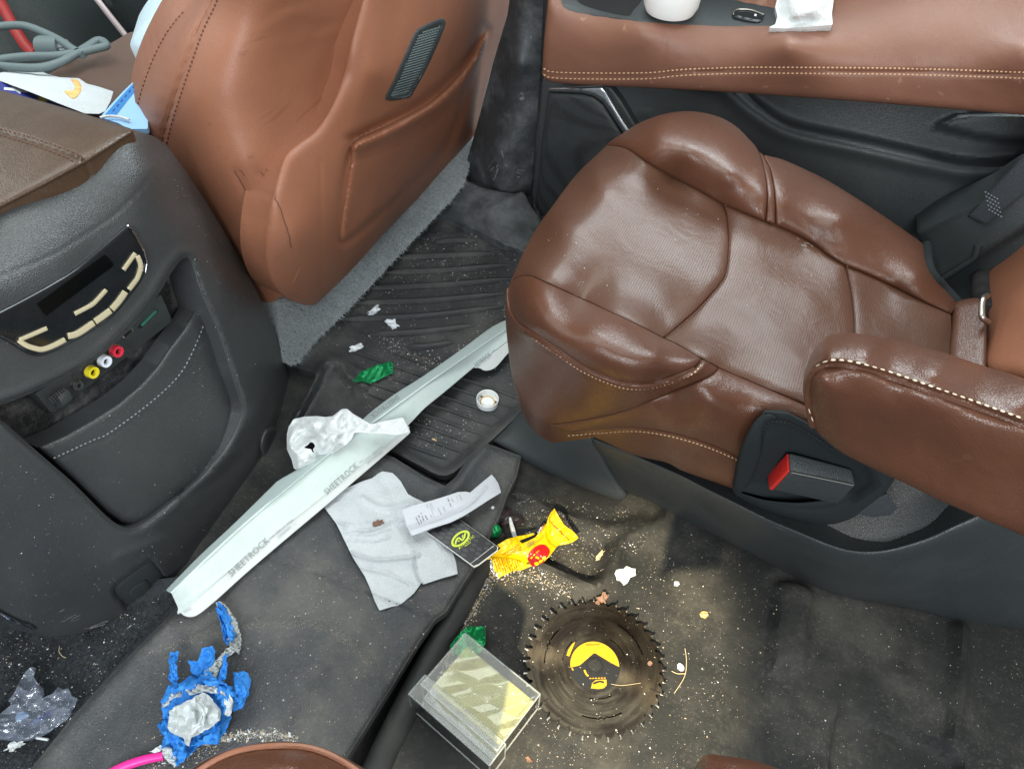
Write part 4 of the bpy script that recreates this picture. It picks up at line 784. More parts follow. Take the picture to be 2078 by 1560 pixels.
region('far_bolster_rear', S(FB2) + S(FAR3[::-1]) + S(FAR2[2:][::-1]), S_st, M['brown'], ch, 6, lambda x, y, d: 0.010 * np.sqrt(np.clip(1 - (1 - np.clip(d / 26, 0, 1)) ** 2, 0, 1)) + 0.002 * fbm(x / 50, y / 50, 63, 3) + lines_h(x, y, [(1600, 430), (1650, 470), (1700, 500)], 10, -0.002), skirt=(0, 0.03, -0.18), angle=70)
tube('cushion_edge', S_st.pt(np.array((1880, 1884, 1896, 1917, 1945)), np.array((498, 540, 563, 586, 616)), 0.0), 0.006, M['fabric'], ch, 10)
PIP = [(1424, 728), (1408, 746), (1384, 756), (1334, 773), (1283, 777), (1243, 768), (1182, 741), (1132, 707), (1081, 674), (1050, 652), (1036, 630), (1031, 605), (1031, 585)]
NB = [(1347, 686), (1378, 701), (1424, 728)]
region('near_bolster_front', S(NEAR[::-1]) + S(NB) + S(PIP), S_st, M['brown'], ch, 6, lambda x, y, d: 0.011 * np.sqrt(np.clip(1 - (1 - np.clip(d / 30, 0, 1)) ** 2, 0, 1)) + 0.0012 * fbm(x / 45, y / 45, 65, 3), angle=70)
LOW = [(1459, 747), (1435, 766), (1367, 793), (1317, 814), (1266, 834), (1189, 851), (1115, 862)]
SILN = [(1115, 862), (1100, 855), (1078, 840), (1058, 815), (1040, 770), (1031, 705), (1026, 650), (1026, 612), (1031, 585)]
def nb2(x, y, d): return 0.006 * np.sqrt(np.clip(1 - (1 - np.clip(d / 16, 0, 1)) ** 2, 0, 1)) + 0.0015 * fbm(x / 60, y / 60, 67, 3) + 0.0045 * np.exp(-((seg_dist(x, y, cr(PIP, False, 5), False) - 10) / 6) ** 2)
nsp = region('near_side_front', S(PIP[::-1]) + S([(1425, 738), (1442, 741), (1455, 749)]) + S(LOW) + S(SILN) if False else S([(1031, 585), (1026, 612), (1026, 650), (1031, 705), (1040, 770), (1058, 815), (1078, 840), (1100, 855), (1115, 862)]) + S(LOW[::-1]) + S([(1459, 747), (1442, 738), (1424, 728)]) + S(PIP), S_st, M['brown'], ch, 6, nb2, skirt=(0.0, 0.02, -0.06), angle=70)
S_n2 = Off(S_st, lambda x, y: np.full(np.shape(x), 0.0078))
stubs('stitching', [[(x - 1, y + 12) for x, y in PIP[:-3]]], S_n2, M['thread'], nsp, 5, 3.5, 0.0009, 0.0006)
tube('piping', S_st.pt(np.array([p[0] for p in PIP[1:]]), np.array([p[1] + 2 for p in PIP[1:]]), 0.003), 0.0018, M['brown'], nsp, 8)
LOW2 = [(1152, 876), (1216, 871), (1283, 867), (1334, 872), (1384, 883), (1435, 899), (1485, 920), (1530, 942), (1700, 990)]
region('near_bolster_rear', S([(1459, 747), (1546, 784), (1627, 819), (1718, 862)]) + S([(1718, 862), (1740, 920), (1700, 990)]) + S(LOW2[::-1]) + S([(1152, 876), (1130, 870), (1115, 862)]) + S(LOW[::-1]), S_st, M['brown'], ch, 6,
       lambda x, y, d: 0.008 * np.sqrt(np.clip(1 - (1 - np.clip(d / 24, 0, 1)) ** 2, 0, 1)) + 0.0022 * fbm(x / 55, y / 55, 69, 3) + lines_h(x, y, [(1500, 880), (1440, 870), (1380, 860)], 6, 0.0015), angle=70)
sk = region('side_skirt', S(LOW2[:8]) + S([(1530, 942), (1525, 975), (1510, 1000)]) + S([(1510, 1000), (1452, 979), (1384, 955), (1351, 938), (1283, 922), (1202, 886), (1152, 876)]), S_st, M['brown'], ch, 6, lambda x, y, d: 0.005 * np.sqrt(np.clip(d / 10, 0, 1)) + 0.0015 * fbm(x / 40, y / 40, 71, 3), skirt=(0, 0.04, -0.02), angle=70)
stubs('stitching', [[(x, y + 8) for x, y in LOW2[:8]]], Off(S_st, lambda x, y: np.full(np.shape(x), 0.0045)), M['thread'], sk, 5, 3.5, 0.0008, 0.0006)
# black base shield
M['shield'] = mat('black grained shield', (0.028, 0.033, 0.035), 0.34, spec=0.6, grain=(520, 0.3), dust=((0.13, 0.135, 0.14), 0.08, 9))
S_tr = Surf([(1199, 886, 'z', .165), (1250, 908, 'z', .175), (1317, 937, 'z', .185), (1428, 989, 'z', .19), (1554, 1051, 'z', .19), (1679, 1102, 'z', .175), (1774, 1117, 'z', .17), (1884, 1089, 'z', .19), (1978, 1048, 'z', .22), (2200, 960, 'z', .26), (1275, 1010, 'z', .0), (1361, 1041, 'z', .0), (1586, 1155, 'z', .0), (1723, 1212, 'z', .0), (1899, 1246, 'z', .0), (2078, 1275, 'z', 0.0), (2300, 1330, 'z', .0), (1450, 1040, 'z', .12), (1700, 1150, 'z', .11), (1900, 1160, 'z', .11)])
RDG = [(1199, 886), (1250, 907), (1317, 935), (1384, 964), (1428, 987), (1491, 1018), (1554, 1050), (1616, 1076), (1679, 1102), (1726, 1115), (1774, 1117), (1821, 1109), (1884, 1089), (1931, 1067), (1978, 1046), (2078, 1000), (2300, 900), (2600, 765)]
base = region('base_shield', S(RDG) + [(2600, 765), (2600, 1425)] + S([(2600, 1425), (2300, 1340), (2078, 1278), (1974, 1266), (1899, 1247), (1805, 1226), (1723, 1213), (1652, 1191), (1562, 1143), (1510, 1116), (1418, 1069), (1361, 1041), (1317, 1016), (1276, 1000)]) + S([(1276, 1000), (1258, 985), (1232, 940), (1205, 905), (1199, 886)]), S_tr, M['shield'], ch, 7,
              lambda x, y, d: 0.018 * np.sqrt(np.clip(1 - (1 - np.clip(d / 28, 0, 1)) ** 2, 0, 1)), skirt=(0, 0.05, -0.01), angle=70)
S_sf = Surf([(1491, 1000, 'z', .185), (1600, 1040, 'z', .18), (1774, 1110, 'z', .168), (1700, 1020, 'z', .182), (1830, 990, 'z', .195), (1978, 1040, 'z', .215), (1900, 990, 'z', .20), (2100, 960, 'z', .25)])
region('shield_shelf', S([(1480, 985), (1560, 985), (1680, 950), (1800, 930), (1950, 940), (2100, 960), (2130, 985)]) + S([(2130, 985), (1978, 1048), (1931, 1069), (1884, 1091), (1821, 1111), (1774, 1119), (1726, 1117), (1679, 1104), (1616, 1078), (1554, 1052), (1491, 1020), (1480, 1000)]), S_sf, M['vinyl'], ch, 7, lambda x, y, d: 0.006 * sstep(24, 0, d) - 0.004, angle=70)
# seat belt pocket
pk = Surf([(1553, 838, 'z', .368), (1650, 868, 'z', .362), (1760, 945, 'z', .325), (1500, 985, 'z', .232), (1560, 985, 'z', .238), (1700, 1000, 'z', .235), (1600, 900, 'z', .325), (1600, 865, 'z', .362), (1660, 900, 'z', .34), (1545, 900, 'z', .330)])
poc = region('belt_pocket', [(1553, 836), (1600, 840), (1650, 866), (1700, 900), (1770, 935), (1790, 985), (1740, 1020), (1650, 1025), (1560, 1010), (1500, 995), (1508, 930), (1530, 870)], pk, M['fabric'], ch, 6, lambda x, y, d: 0.016 - 0.014 * sstep(6, 26, d) + 0.002 * fbm(x / 40, y / 40, 75, 2), skirt=(0, 0.03, -0.03), angle=70)
region('pocket_rim', cr([(1558, 838), (1534, 852), (1515, 884), (1502, 920), (1494, 960), (1491, 985), (1502, 999), (1518, 985), (1532, 955), (1545, 915), (1548, 880), (1556, 858), (1580, 848)], True, 3), Off(pk, lambda x, y: np.full(np.shape(x), 0.014)), M['fabric'], poc, 4, puff(0.008, 9), skirt=(0, 0.01, -0.02))
S_hm = Surf([(1500, 1000, 'z', .222), (1560, 1018, 'z', .222), (1650, 1018, 'z', .232), (1720, 1002, 'z', .245), (1768, 945, 'z', .275), (1560, 1032, 'z', .205), (1650, 1056, 'z', .195), (1700, 1060, 'z', .195), (1750, 1037, 'z', .205), (1815, 965, 'z', .25)])
HAM = [(1497, 997), (1530, 1008), (1560, 1015), (1610, 1019), (1650, 1017), (1690, 1010), (1722, 998), (1745, 980), (1757, 955), (1762, 925), (1800, 930), (1818, 962), (1796, 1000), (1756, 1033), (1725, 1053), (1690, 1060), (1650, 1056), (1600, 1045), (1560, 1031), (1520, 1012)]
ham = region('pocket_front', HAM, S_hm, M['fabric'], poc, 4, lambda x, y, d: 0.008 * np.sqrt(np.clip(d / 10, 0, 1)) - lines_h(x, y, [(1530, 1014), (1600, 1030), (1670, 1032), (1730, 1010), (1765, 965)], 4, 0.003) + 0.002 * fbm(x / 30, y / 30, 77, 2), curve=3, skirt=(0, 0.01, -0.02))
stubs('stitching', [[(1520, 985), (1528, 955), (1540, 915), (1546, 880), (1560, 856), (1600, 858), (1650, 884), (1690, 914)]], Off(pk, lambda x, y: np.full(np.shape(x), 0.010)), M['thread_dark'], poc, 5, 4, 0.0009, 0.008)
region('belt_webbing', [(1740, 1042), (1765, 1020), (1800, 1000), (1822, 1030), (1806, 1045), (1770, 1049)], S_hm, M['web'], poc, 5, lambda x, y, d: 0.002 + 0.002 * sstep(0, 6, d), skirt=(0, 0.01, -0.01))
# buckle lying in the pocket
bk = thing('belt_buckle', 'black seat belt buckle with red release button lying in the cloth pocket', 'buckle', at(1650, 970, 'z', .25))
dz = .012
hexa('buckle_body', [at(1600, 916, 'z', .305 + dz), at(1730, 950, 'z', .300 + dz), at(1738, 985, 'z', .292 + dz), at(1603, 957, 'z', .298 + dz), at(1570, 965, 'z', .235 + dz), at(1700, 1000, 'z', .235 + dz), at(1702, 1024, 'z', .238 + dz), at(1568, 994, 'z', .246 + dz)], M['plastic'], bk, 0.003)
hexa('release_button', [at(1597, 919, 'z', .304 + dz), at(1601, 921, 'z', .302 + dz), at(1603, 957, 'z', .298 + dz), at(1599, 956, 'z', .2985 + dz), at(1557, 963, 'z', .250 + dz), at(1566, 966, 'z', .247 + dz), at(1569, 995, 'z', .2455 + dz), at(1561, 993, 'z', .2475 + dz)], M['red'], bk, 0.001)
tube('buckle_seam', np.array([at(1606, 958, 'z', .299 + dz), at(1670, 971, 'z', .297 + dz), at(1732, 984, 'z', .294 + dz)]), .0007, M['steel'], bk, 6)
# armrest
ar = None
S_rm = Surf([(1631, 817, 'z', .455), (1629, 774, 'z', .475), (1637, 740, 'z', .49), (1654, 706, 'z', .50), (1695, 675, 'z', .505), (1816, 689, 'z', .500), (2001, 745, 'z', .498), (2300, 850, 'z', .49), (1680, 720, 'z', .526), (1760, 715, 'z', .532), (1900, 755, 'z', .530), (2078, 815, 'z', .525), (2300, 905, 'z', .515), (1650, 770, 'z', .508), (1691, 742, 'z', .522), (1799, 765, 'z', .522), (1984, 830, 'z', .518), (2200, 910, 'z', .508),
             (1667, 885, 'z', .425), (1711, 919, 'z', .42), (1836, 979, 'z', .42), (1978, 1045, 'z', .42), (2300, 1190, 'z', .41), (1750, 850, 'z', .475), (1900, 900, 'z', .475), (2078, 970, 'z', .47)])
APIP = [(1650, 862), (1643, 830), (1641, 795), (1645, 768), (1662, 748), (1691, 739), (1732, 743), (1799, 762), (1883, 791), (1984, 827), (2078, 862), (2300, 945), (2480, 1012)]
ATOP = S([(1650, 862), (1636, 835), (1630, 800), (1630, 770), (1638, 738), (1654, 706), (1674, 685), (1695, 676), (1732, 676), (1816, 689), (1917, 716), (2001, 744), (2078, 768), (2300, 850), (2480, 918)]) + [(2480, 1012)] + S(APIP[::-1])
at_ = region('armrest_top', ATOP, S_rm, M['brown'], ch, 6, lambda x, y, d: 0.010 * np.sqrt(np.clip(1 - (1 - np.clip(d / 20, 0, 1)) ** 2, 0, 1)) + 0.0012 * fbm(x / 30, y / 30, 81, 3) + 0.004 * np.exp(-((seg_dist(x, y, cr(APIP, False, 4), False) - 9) / 5) ** 2), skirt=away(1800, 760, .06), angle=70)
ASID = S(APIP) + [(2480, 1012), (2480, 1275)] + S([(2480, 1275), (2300, 1195), (2078, 1088), (1978, 1046), (1899, 1011), (1836, 980), (1774, 952), (1711, 920), (1676, 893), (1658, 876), (1650, 862)])
as_ = region('armrest_side', ASID, S_rm, M['brown'], ch, 6, lambda x, y, d: 0.009 * np.sqrt(np.clip(1 - (1 - np.clip(d / 24, 0, 1)) ** 2, 0, 1)) + 0.0013 * fbm(x / 40, y / 40, 83, 3), skirt=away(1850, 950, .05), angle=70)
tube('armrest_piping', S_rm.pt(np.array([p[0] for p in APIP]), np.array([p[1] for p in APIP]), 0.004), 0.003, M['brown'], ch, 8)
stubs('stitching', [[(1650, 855), (1637, 815), (1635, 780), (1643, 755), (1664, 738), (1691, 730), (1732, 734), (1799, 752), (1883, 781), (1984, 816), (2078, 850)]], Off(S_rm, lambda x, y: np.full(np.shape(x), 0.0105)), M['thread_pale'], at_, 10, 7, 0.0007, 0.0022)
# lower seat back behind the cushion
S_bk = Surf([(2000, 560, 'x', .27), (2030, 505, 'x', .29), (2078, 465, 'x', .30), (2200, 400, 'x', .33), (2200, 800, 'x', .30), (2078, 770, 'x', .265), (2003, 745, 'x', .245), (2005, 640, 'x', .255), (2078, 620, 'x', .265)])
bkr = region('seat_back', S([(2001, 580), (2003, 555), (2014, 528), (2032, 506), (2078, 466), (2200, 370), (2500, 130)]) + [(2500, 130), (2500, 960)] + S([(2500, 960), (2200, 830), (2078, 772), (2004, 748), (2004, 690), (2006, 640), (2001, 580)]), S_bk, M['tan'], ch, 6, lambda x, y, d: 0.018 * np.sqrt(np.clip(1 - (1 - np.clip(d / 34, 0, 1)) ** 2, 0, 1)), skirt=(0.05, 0, 0), angle=70)
lathe('rivet', [(0.0001, 0.003), (0.005, 0.0028), (0.0062, 0.0015), (0.0064, 0.0)], S_bk.pt(2058, 508, 0.013), M['plastic'], bkr, -ray(2058, 508), 24)
tube('seat_back_edge', S_bk.pt(np.array((2003, 1996, 1994, 2004, 2030, 2080, 2200)), np.array((640, 600, 560, 520, 485, 448, 360)), -0.004), 0.013, M['rubber'], ch, 12)
S_sp = Surf([(1930, 610, 'z', .30), (1990, 605, 'z', .315), (2000, 760, 'z', .315), (1925, 760, 'z', .30)])
region('seat_gap_cover', S([(1932, 618), (1945, 610), (1990, 606), (2001, 640), (2001, 770), (1990, 880), (1926, 870), (1926, 760), (1928, 690), (1932, 618)]), S_sp, M['brown'], ch, 6, puff(0.008, 16), skirt=(0, 0, -0.05))
tube('anchor_loop', np.array([at(2004, 600, 'z', .33), at(1995, 606, 'z', .338), at(1992, 625, 'z', .336), at(1994, 645, 'z', .332), at(2006, 654, 'z', .325)]), 0.0032, M['steel'], ch, 10)
# plastic cover of the seat riser in front of the base shield
S_ri = Surf([(1000, 893, 'z', .012), (1064, 832, 'z', .03), (1120, 862, 'z', .07), (1205, 890, 'z', .10), (1258, 1010, 'z', .012), (1150, 960, 'z', .02), (1270, 1000, 'z', .02)])
region('riser_cover', S([(1000, 894), (1030, 866), (1064, 832), (1110, 855), (1160, 872), (1210, 885), (1228, 930), (1262, 985), (1273, 1002), (1268, 1012), (1252, 1014)]) + S([(1252, 1014), (1180, 988), (1110, 957), (1058, 930), (1000, 894)]), S_ri, M['plastic'], ch, 6, lambda x, y, d: 0.008 * np.sqrt(np.clip(d / 10, 0, 1)), skirt=(0.0, 0.06, -0.03))
# thin seams of thread between the perforated panels
for nm, pp in (('seam', MIDS), ('seam', MID2[:5])):
    stubs(nm, [[(x + 4, y) for x, y in pp]], Off(S_st, lambda x, y: np.full(np.shape(x), 0.002)), M['thread_brown'], ch, 4, 2.5, 0.0008, 0.0012)

# ================================================================== the left rear seat, only its rim in the frame
ls = thing('left_rear_seat', 'brown leather rim of the left rear seat at the lower edge', 'seat', (-0.1, -0.05, 0.0))
S_ls = Surf([(400, 1555, 'z', .36), (580, 1503, 'z', .375), (740, 1555, 'z', .36), (580, 1540, 'z', .395), (580, 1640, 'z', .40), (300, 1700, 'z', .38), (850, 1700, 'z', .37)])
LSO = [(250, 1720), (320, 1625), (385, 1562), (440, 1528), (500, 1510), (560, 1503), (620, 1507), (670, 1522), (720, 1547), (760, 1575), (830, 1650), (870, 1720)]
region('cushion', S(LSO) + [(870, 1800), (250, 1800)], S_ls, M['brown'], ls, 6, lambda x, y, d: 0.016 * np.sqrt(np.clip(1 - (1 - np.clip(d / 30, 0, 1)) ** 2, 0, 1)) + 0.002 * fbm(x / 30, y / 30, 91, 3) - lines_h(x, y, [(330, 1640), (400, 1572), (470, 1532), (560, 1518), (640, 1526), (710, 1560), (780, 1620)], 3, 0.003), skirt=(0, 0, -0.25), angle=70)
pl = [(330, 1632), (395, 1570), (470, 1528), (560, 1514), (640, 1521), (712, 1556), (780, 1612)]
tube('piping', S_ls.pt(np.array([a for a, b in pl]), np.array([b for a, b in pl]), 0.014), 0.0022, M['tan'], ls, 8)
S_la = Surf([(1415, 1560, 'z', .47), (1440, 1530, 'z', .48), (1500, 1535, 'z', .485), (1570, 1556, 'z', .48), (1480, 1600, 'z', .50)])
region('armrest', S([(1395, 1700), (1404, 1620), (1414, 1565), (1424, 1538), (1436, 1529), (1460, 1531), (1510, 1538), (1555, 1550), (1600, 1570), (1650, 1620), (1680, 1700)]) + [(1680, 1760), (1395, 1760)], S_la, M['brown'], ls, 6, puff(0.012, 16), skirt=(0, 0, -0.06), angle=70)

# ================================================================== loose things lying about
BIG = lambda x: np.full(np.shape(x), 60.0)
T_heel = Off(S_heel, lambda x, y: heel_h(x, y, BIG(x)))
T_mat = Off(S_mat, lambda x, y: mat_h(x, y, BIG(x)))
T_flo = Off(Z0, lambda x, y: floor_h(x, y))
HEELd = resample(HEEL, 10)
class Ground:
    """Whatever lies on top there: heel pad or floor."""
    def pt(s, x, y, off=0.0):
        x, y = np.asarray(x, float), np.asarray(y, float); k = sstep(-9, 9, sdist(x, y, HEELd))[..., None]
        return T_heel.pt(x, y, off) * k + T_flo.pt(x, y, off) * (1 - k)
GND = Ground()
def lift(S, h): return Off(S, lambda x, y: np.full(np.shape(x), h))

# --- drywall corner bead
bead = thing('corner_bead', 'long pale green drywall corner bead lying diagonally across the floor', 'corner bead', at(600, 1000, 'z', .04))
S_bf = Surf([(365, 1247, 'z', .052), (395, 1250, 'z', .052), (500, 1161, 'z', .052), (650, 1034, 'z', .050), (832, 878, 'z', .040), (962, 745, 'z', .036), (1045, 705, 'z', .034), (350, 1203, 'z', .080), (500, 1062, 'z', .079), (690, 906, 'z', .074), (850, 790, 'z', .066), (1045, 652, 'z', .056), (430, 1190, 'z', .066), (740, 930, 'z', .058)])
CRS = [(348, 1203), (420, 1133), (500, 1060), (600, 976), (690, 905), (770, 848), (850, 790), (940, 727), (1050, 652)]
FLO = [(1050, 700), (1030, 717), (1005, 745), (985, 752), (974, 746), (962, 745), (900, 797), (862, 828), (828, 850), (832, 878), (760, 940), (650, 1034), (575, 1097), (500, 1161), (430, 1224), (395, 1250), (372, 1248), (358, 1226)]
bf_h = lambda x, y, d: 0.0003 * fbm(x / 60, y / 60, 101, 3) + lines_h(x, y, [(372, 1228), (500, 1128), (640, 1018), (780, 905), (830, 866)], 3, 0.0012)
GRN = [(362, 1234), (372, 1240), (500, 1130), (640, 1019), (780, 906), (829, 862), (862, 828), (900, 797), (962, 745), (1000, 715), (1050, 678)]
fr = region('front_face', S(CRS) + S(GRN[::-1]) + [(362, 1234)], S_bf, M['bead'], bead, 6, bf_h, thick=0.0012)
wf = region('paper_flange', S(GRN[:6]) + [(829, 862), (833, 878)] + S([(832, 879), (760, 941), (650, 1035), (575, 1098), (500, 1162), (430, 1225), (395, 1250), (372, 1248), (362, 1234)]), S_bf, M['bead_white'], bead, 6, lambda x, y, d: bf_h(x, y, d) - 0.0002, thick=0.0009)
region('torn_flange', S([(962, 746), (1000, 716), (1050, 679)]) + [(1050, 700)] + S([(1050, 700), (1030, 718), (1005, 746), (985, 752), (974, 747), (962, 746)]), S_bf, M['bead_white'], bead, 5, lambda x, y, d: bf_h(x, y, d) - 0.0002, thick=0.0009)
S_bb = Surf([(348, 1203, 'z', .080), (500, 1060, 'z', .079), (690, 905, 'z', .074), (850, 790, 'z', .066), (1050, 652, 'z', .056), (330, 1192, 'z', .060), (470, 1050, 'z', .060), (560, 975, 'z', .058), (690, 890, 'z', .055), (790, 806, 'z', .045), (1050, 636, 'z', .035)])
BBO = [(336, 1197), (366, 1166), (410, 1122), (480, 1057), (548, 990), (566, 974), (610, 948), (650, 918), (720, 868), (745, 842), (800, 800), (860, 762), (940, 706), (1000, 662), (1050, 640)]
region('back_face', S(BBO) + [(1050, 640)] + S(CRS[::-1]) + [(348, 1203)], S_bb, M['bead_shade'], bead, 5, lambda x, y, d: 0.0008 * fbm(x / 30, y / 30, 103, 3), thick=0.0012)
tube('bead_ridge', S_bf.pt(np.array([p[0] for p in CRS]), np.array([p[1] for p in CRS]), 0.0006), 0.0017, M['bead'], bead, 8)
LT = Off(S_bf, lambda x, y: bf_h(x, y, 0))
lettering('lettering', 'SHEETROCK', LT, (470, 1170), (548, 1098), 13, M['ink_grey'], wf, 0.0013, bold=0.014)
lettering('lettering', 'TM', LT, (549, 1094), (557, 1087), 4, M['ink_grey'], wf)
lettering('lettering', 'CRACK FREE', LT, (560, 1085), (596, 1056), 5.5, M['ink_pale'], wf, 0.0013, bold=0.010)
lettering('lettering', 'CORNERS', LT, (566, 1092), (592, 1070), 5.5, M['ink_pale'], wf, 0.0013, bold=0.010); lettering('lettering', 'TM', LT, (596, 1067), (601, 1063), 2.5, M['ink_pale'], wf)
lettering('lettering', 'SHEETROCK', LT, (664, 1004), (729, 946), 12, M['ink_grey'], wf, 0.0013, bold=0.014)
lettering('lettering', 'TM', LT, (731, 941), (737, 936), 4, M['ink_grey'], wf)
lettering('lettering', 'COINS GARANTIS', LT, (740, 937), (777, 908), 5.2, M['ink_pale'], wf, 0.0013, bold=0.010)
lettering('lettering', 'SANS FISSURES', LT, (746, 943), (778, 917), 5.2, M['ink_pale'], wf, 0.0013, bold=0.010); lettering('lettering', 'TM', LT, (780, 911), (784, 908), 2.4, M['ink_pale'], wf)
lettering('lettering', 'EETROCK', LT, (968, 746), (998, 722), 10, M['ink_grey'], wf, 0.0013, bold=0.014); lettering('lettering', 'TM', LT, (999, 715), (1004, 711), 3, M['ink_grey'], wf)
lettering('lettering', 'SOLUTION QUALITE', LT, (1006, 722), (1040, 697), 4, M['ink_pale'], wf) if False else None
lettering('lettering', 'SHEETROCK', Off(S_bb, lambda x, y: 0 * x), (806, 801), (751, 842), 9.5, M['ink_grey'], wf, 0.0013, bold=0.014)
lettering('lettering', 'TEG', LT, (374, 1245), (388, 1236), 5, M['ink_pale'], wf)

# --- crumpled napkin with a hole
NAP = [(582, 881), (586, 865), (596, 850), (618, 845), (644, 844), (661, 846), (675, 844), (693, 830), (704, 829), (716, 839), (733, 849), (753, 861), (772, 856), (800, 850), (818, 847), (826, 862), (831, 877), (805, 883), (777, 880), (748, 879), (733, 877), (719, 878), (713, 892), (704, 901), (683, 916), (654, 934), (625, 949), (606, 956), (596, 950), (592, 933), (582, 911)]
HOLE = [(629, 897), (634, 897), (639, 902), (639, 907), (635, 911), (638, 919), (634, 917), (631, 911), (624, 910), (616, 908), (624, 902)]
S_np = Surf([(582, 890, 'z', .062), (600, 850, 'z', .066), (645, 846, 'z', .075), (700, 830, 'z', .088), (640, 885, 'z', .092), (700, 870, 'z', .098), (606, 956, 'z', .058), (655, 934, 'z', .066), (704, 900, 'z', .082), (740, 872, 'z', .089), (780, 876, 'z', .080), (830, 872, 'z', .070), (815, 850, 'z', .076), (620, 915, 'z', .080)])
def nap_h(x, y, d):
    a = sstep(0, 14, d) * 0.75 + 0.25; b = sstep(790, 720, x) * .8 + .2
    h = (0.050 * (crumple(x, y, 62, 3, 4) - .5) + 0.018 * (crumple(x, y, 27, 5, 4) - .5)) * a * b
    return h + lines_h(x, y, [(586, 900), (620, 935), (660, 920), (690, 900)], 8, .006) + lines_h(x, y, [(690, 835), (672, 858), (660, 872), (690, 880)], 6, .009) - lines_h(x, y, [(600, 860), (640, 868), (668, 862)], 7, .008) - lines_h(x, y, [(605, 885), (625, 880), (655, 895), (680, 905)], 6, .006)
nap = region('napkin', NAP, S_np, M['paper'], None, 3, nap_h, holes=[HOLE], thick=0.0006, angle=25); tag(nap, 'crumpled white napkin with a torn hole, on the corner bead', 'napkin')
# --- paper towel
TOW = [(657, 1028), (675, 1012), (692, 999), (702, 990), (715, 985), (735, 976), (755, 970), (765, 962), (776, 956), (796, 959), (806, 968), (813, 976), (828, 1002), (838, 1008), (857, 1017), (880, 1030), (893, 1060), (894, 1092), (917, 1115), (922, 1130), (926, 1144), (929, 1164), (900, 1172), (859, 1185), (855, 1182), (840, 1203), (813, 1226), (792, 1231), (770, 1238), (765, 1228), (761, 1219), (752, 1196), (741, 1170), (728, 1150), (715, 1129), (700, 1098), (683, 1063), (672, 1048)]
def tow_h(x, y, d):
    h = 0.006 + 0.020 * (crumple(x, y, 170, 11, 4) - .45) + 0.007 * (crumple(x, y, 52, 13, 5) - .5) + 0.002 * sstep(16, 0, d) * vn(x / 12, y / 12, 3)
    h = h + lines_h(x, y, [(715, 1122), (760, 1135), (830, 1130), (850, 1126)], 4, .005) + lines_h(x, y, [(735, 1010), (780, 1030), (840, 1020)], 6, .004) + lines_h(x, y, [(855, 1182), (845, 1160), (838, 1120)], 3, .004) + lines_h(x, y, [(690, 1060), (740, 1075), (800, 1060), (850, 1040)], 4, .003) + lines_h(x, y, [(730, 1150), (790, 1165), (840, 1190)], 4, .003)
    for i, yy in enumerate((1062, 1074, 1082, 1096)): h = h + lines_h(x, y, [(690 + 6 * i, yy), (740 + 5 * i, yy + 2), (790, yy - 14 + 3 * i)], 2.6, .0022)
    u, v = x * .87 + y * .5, -x * .5 + y * .87
    return np.maximum(h, 0.0012) + 0.0004 * np.sin(u / 1.25) * np.sin(v / 1.25)
tow = region('paper_towel', TOW, T_heel, M['towel'], None, 2.2, tow_h, thick=0.0006, angle=40); tag(tow, 'wrinkled white paper towel sheet spread on the heel pad', 'paper towel')
T_tow = Off(S_heel, lambda x, y: heel_h(x, y, BIG(x)) + tow_h(x, y, BIG(x)))
def flake(name, c, r, S, m, label, cat, seed, hgt=.003, el=1.0, rot=0, group=None, step=1.6, n=17, jag=.75, base=.0005):
    r_ = np.random.RandomState(seed); an = np.linspace(0, 2 * math.pi, n, endpoint=False); rr = r * (1 - jag / 2 + jag * r_.rand(n))
    p = np.stack([rr * np.cos(an), rr * np.sin(an) * el], -1) @ np.array([[math.cos(rot), math.sin(rot)], [-math.sin(rot), math.cos(rot)]]) + np.array(c)
    o = region(name, p, S, m, None, step, lambda x, y, d: base + hgt * np.clip(crumple(x, y, r * .7, seed, 3), 0, 1), skirt=(0, 0, -0.0015), angle=30)
    return tag(o, label, cat, group)
flake('dry_leaf', (767, 1061), 12, T_tow, M['leaf'], 'small brown dry leaf lying on the paper towel', 'leaf', 1, .004, .55, -.3)
# --- business card
S_cd = Surf([(865, 1077, 'z', .047), (963, 1152, 'z', .038), (1015, 1112, 'z', .036), (932, 1054, 'z', .044)])
card = thing('business_card', 'black business card with lime oval logo between paper towel and yellow wrapper', 'card', S_cd.pt(940, 1100))
CARD = [(865.4, 1078.6), (932, 1052.6), (1015.2, 1112.5), (963.8, 1152)]
region('card_stock', CARD, S_cd, M['card_edge'], card, 12, skirt=(0, 0, -0.0018))
cf = region('card_face', [(866, 1078), (932, 1053), (1013.5, 1112), (963.5, 1149.5)], S_cd, M['card'], card, 12, lambda x, y, d: 0.0004 + 0 * x)
# cube pattern printed on the card
def cmap(u, v): # card coordinates 0..1
    a, b, c, d_ = map(np.array, ((866., 1078.), (932., 1053.), (1013.5, 1112.), (963.5, 1149.5)))
    return a * (1 - u) * (1 - v) + b * (1 - u) * v + c * u * v + d_ * u * (1 - v)
rh = 0
for i in range(7):
    for j in range(6):
        u0, v0 = 0.03 + i * .125 + (j % 2) * .0625, 0.02 + j * .16
        if u0 > .93 or v0 > .9: continue
        if u0 > 0.5 and (i + j) % 3 == 0: continue
        q = [cmap(u0, v0 + .08), cmap(min(u0 + .0625, .98), v0 + .155), cmap(min(u0 + .12, .98), v0 + .08), cmap(min(u0 + .0625, .98), v0)]
        put('cube_print', S_cd.pt(np.array([p[0] for p in q]), np.array([p[1] for p in q]), 0.0007), [(0, 1, 2, 3)], M['card_grey'], cf, False)
th = np.linspace(0, 2 * math.pi, 40, endpoint=False); ca, sa = math.cos(-.68), math.sin(-.68)
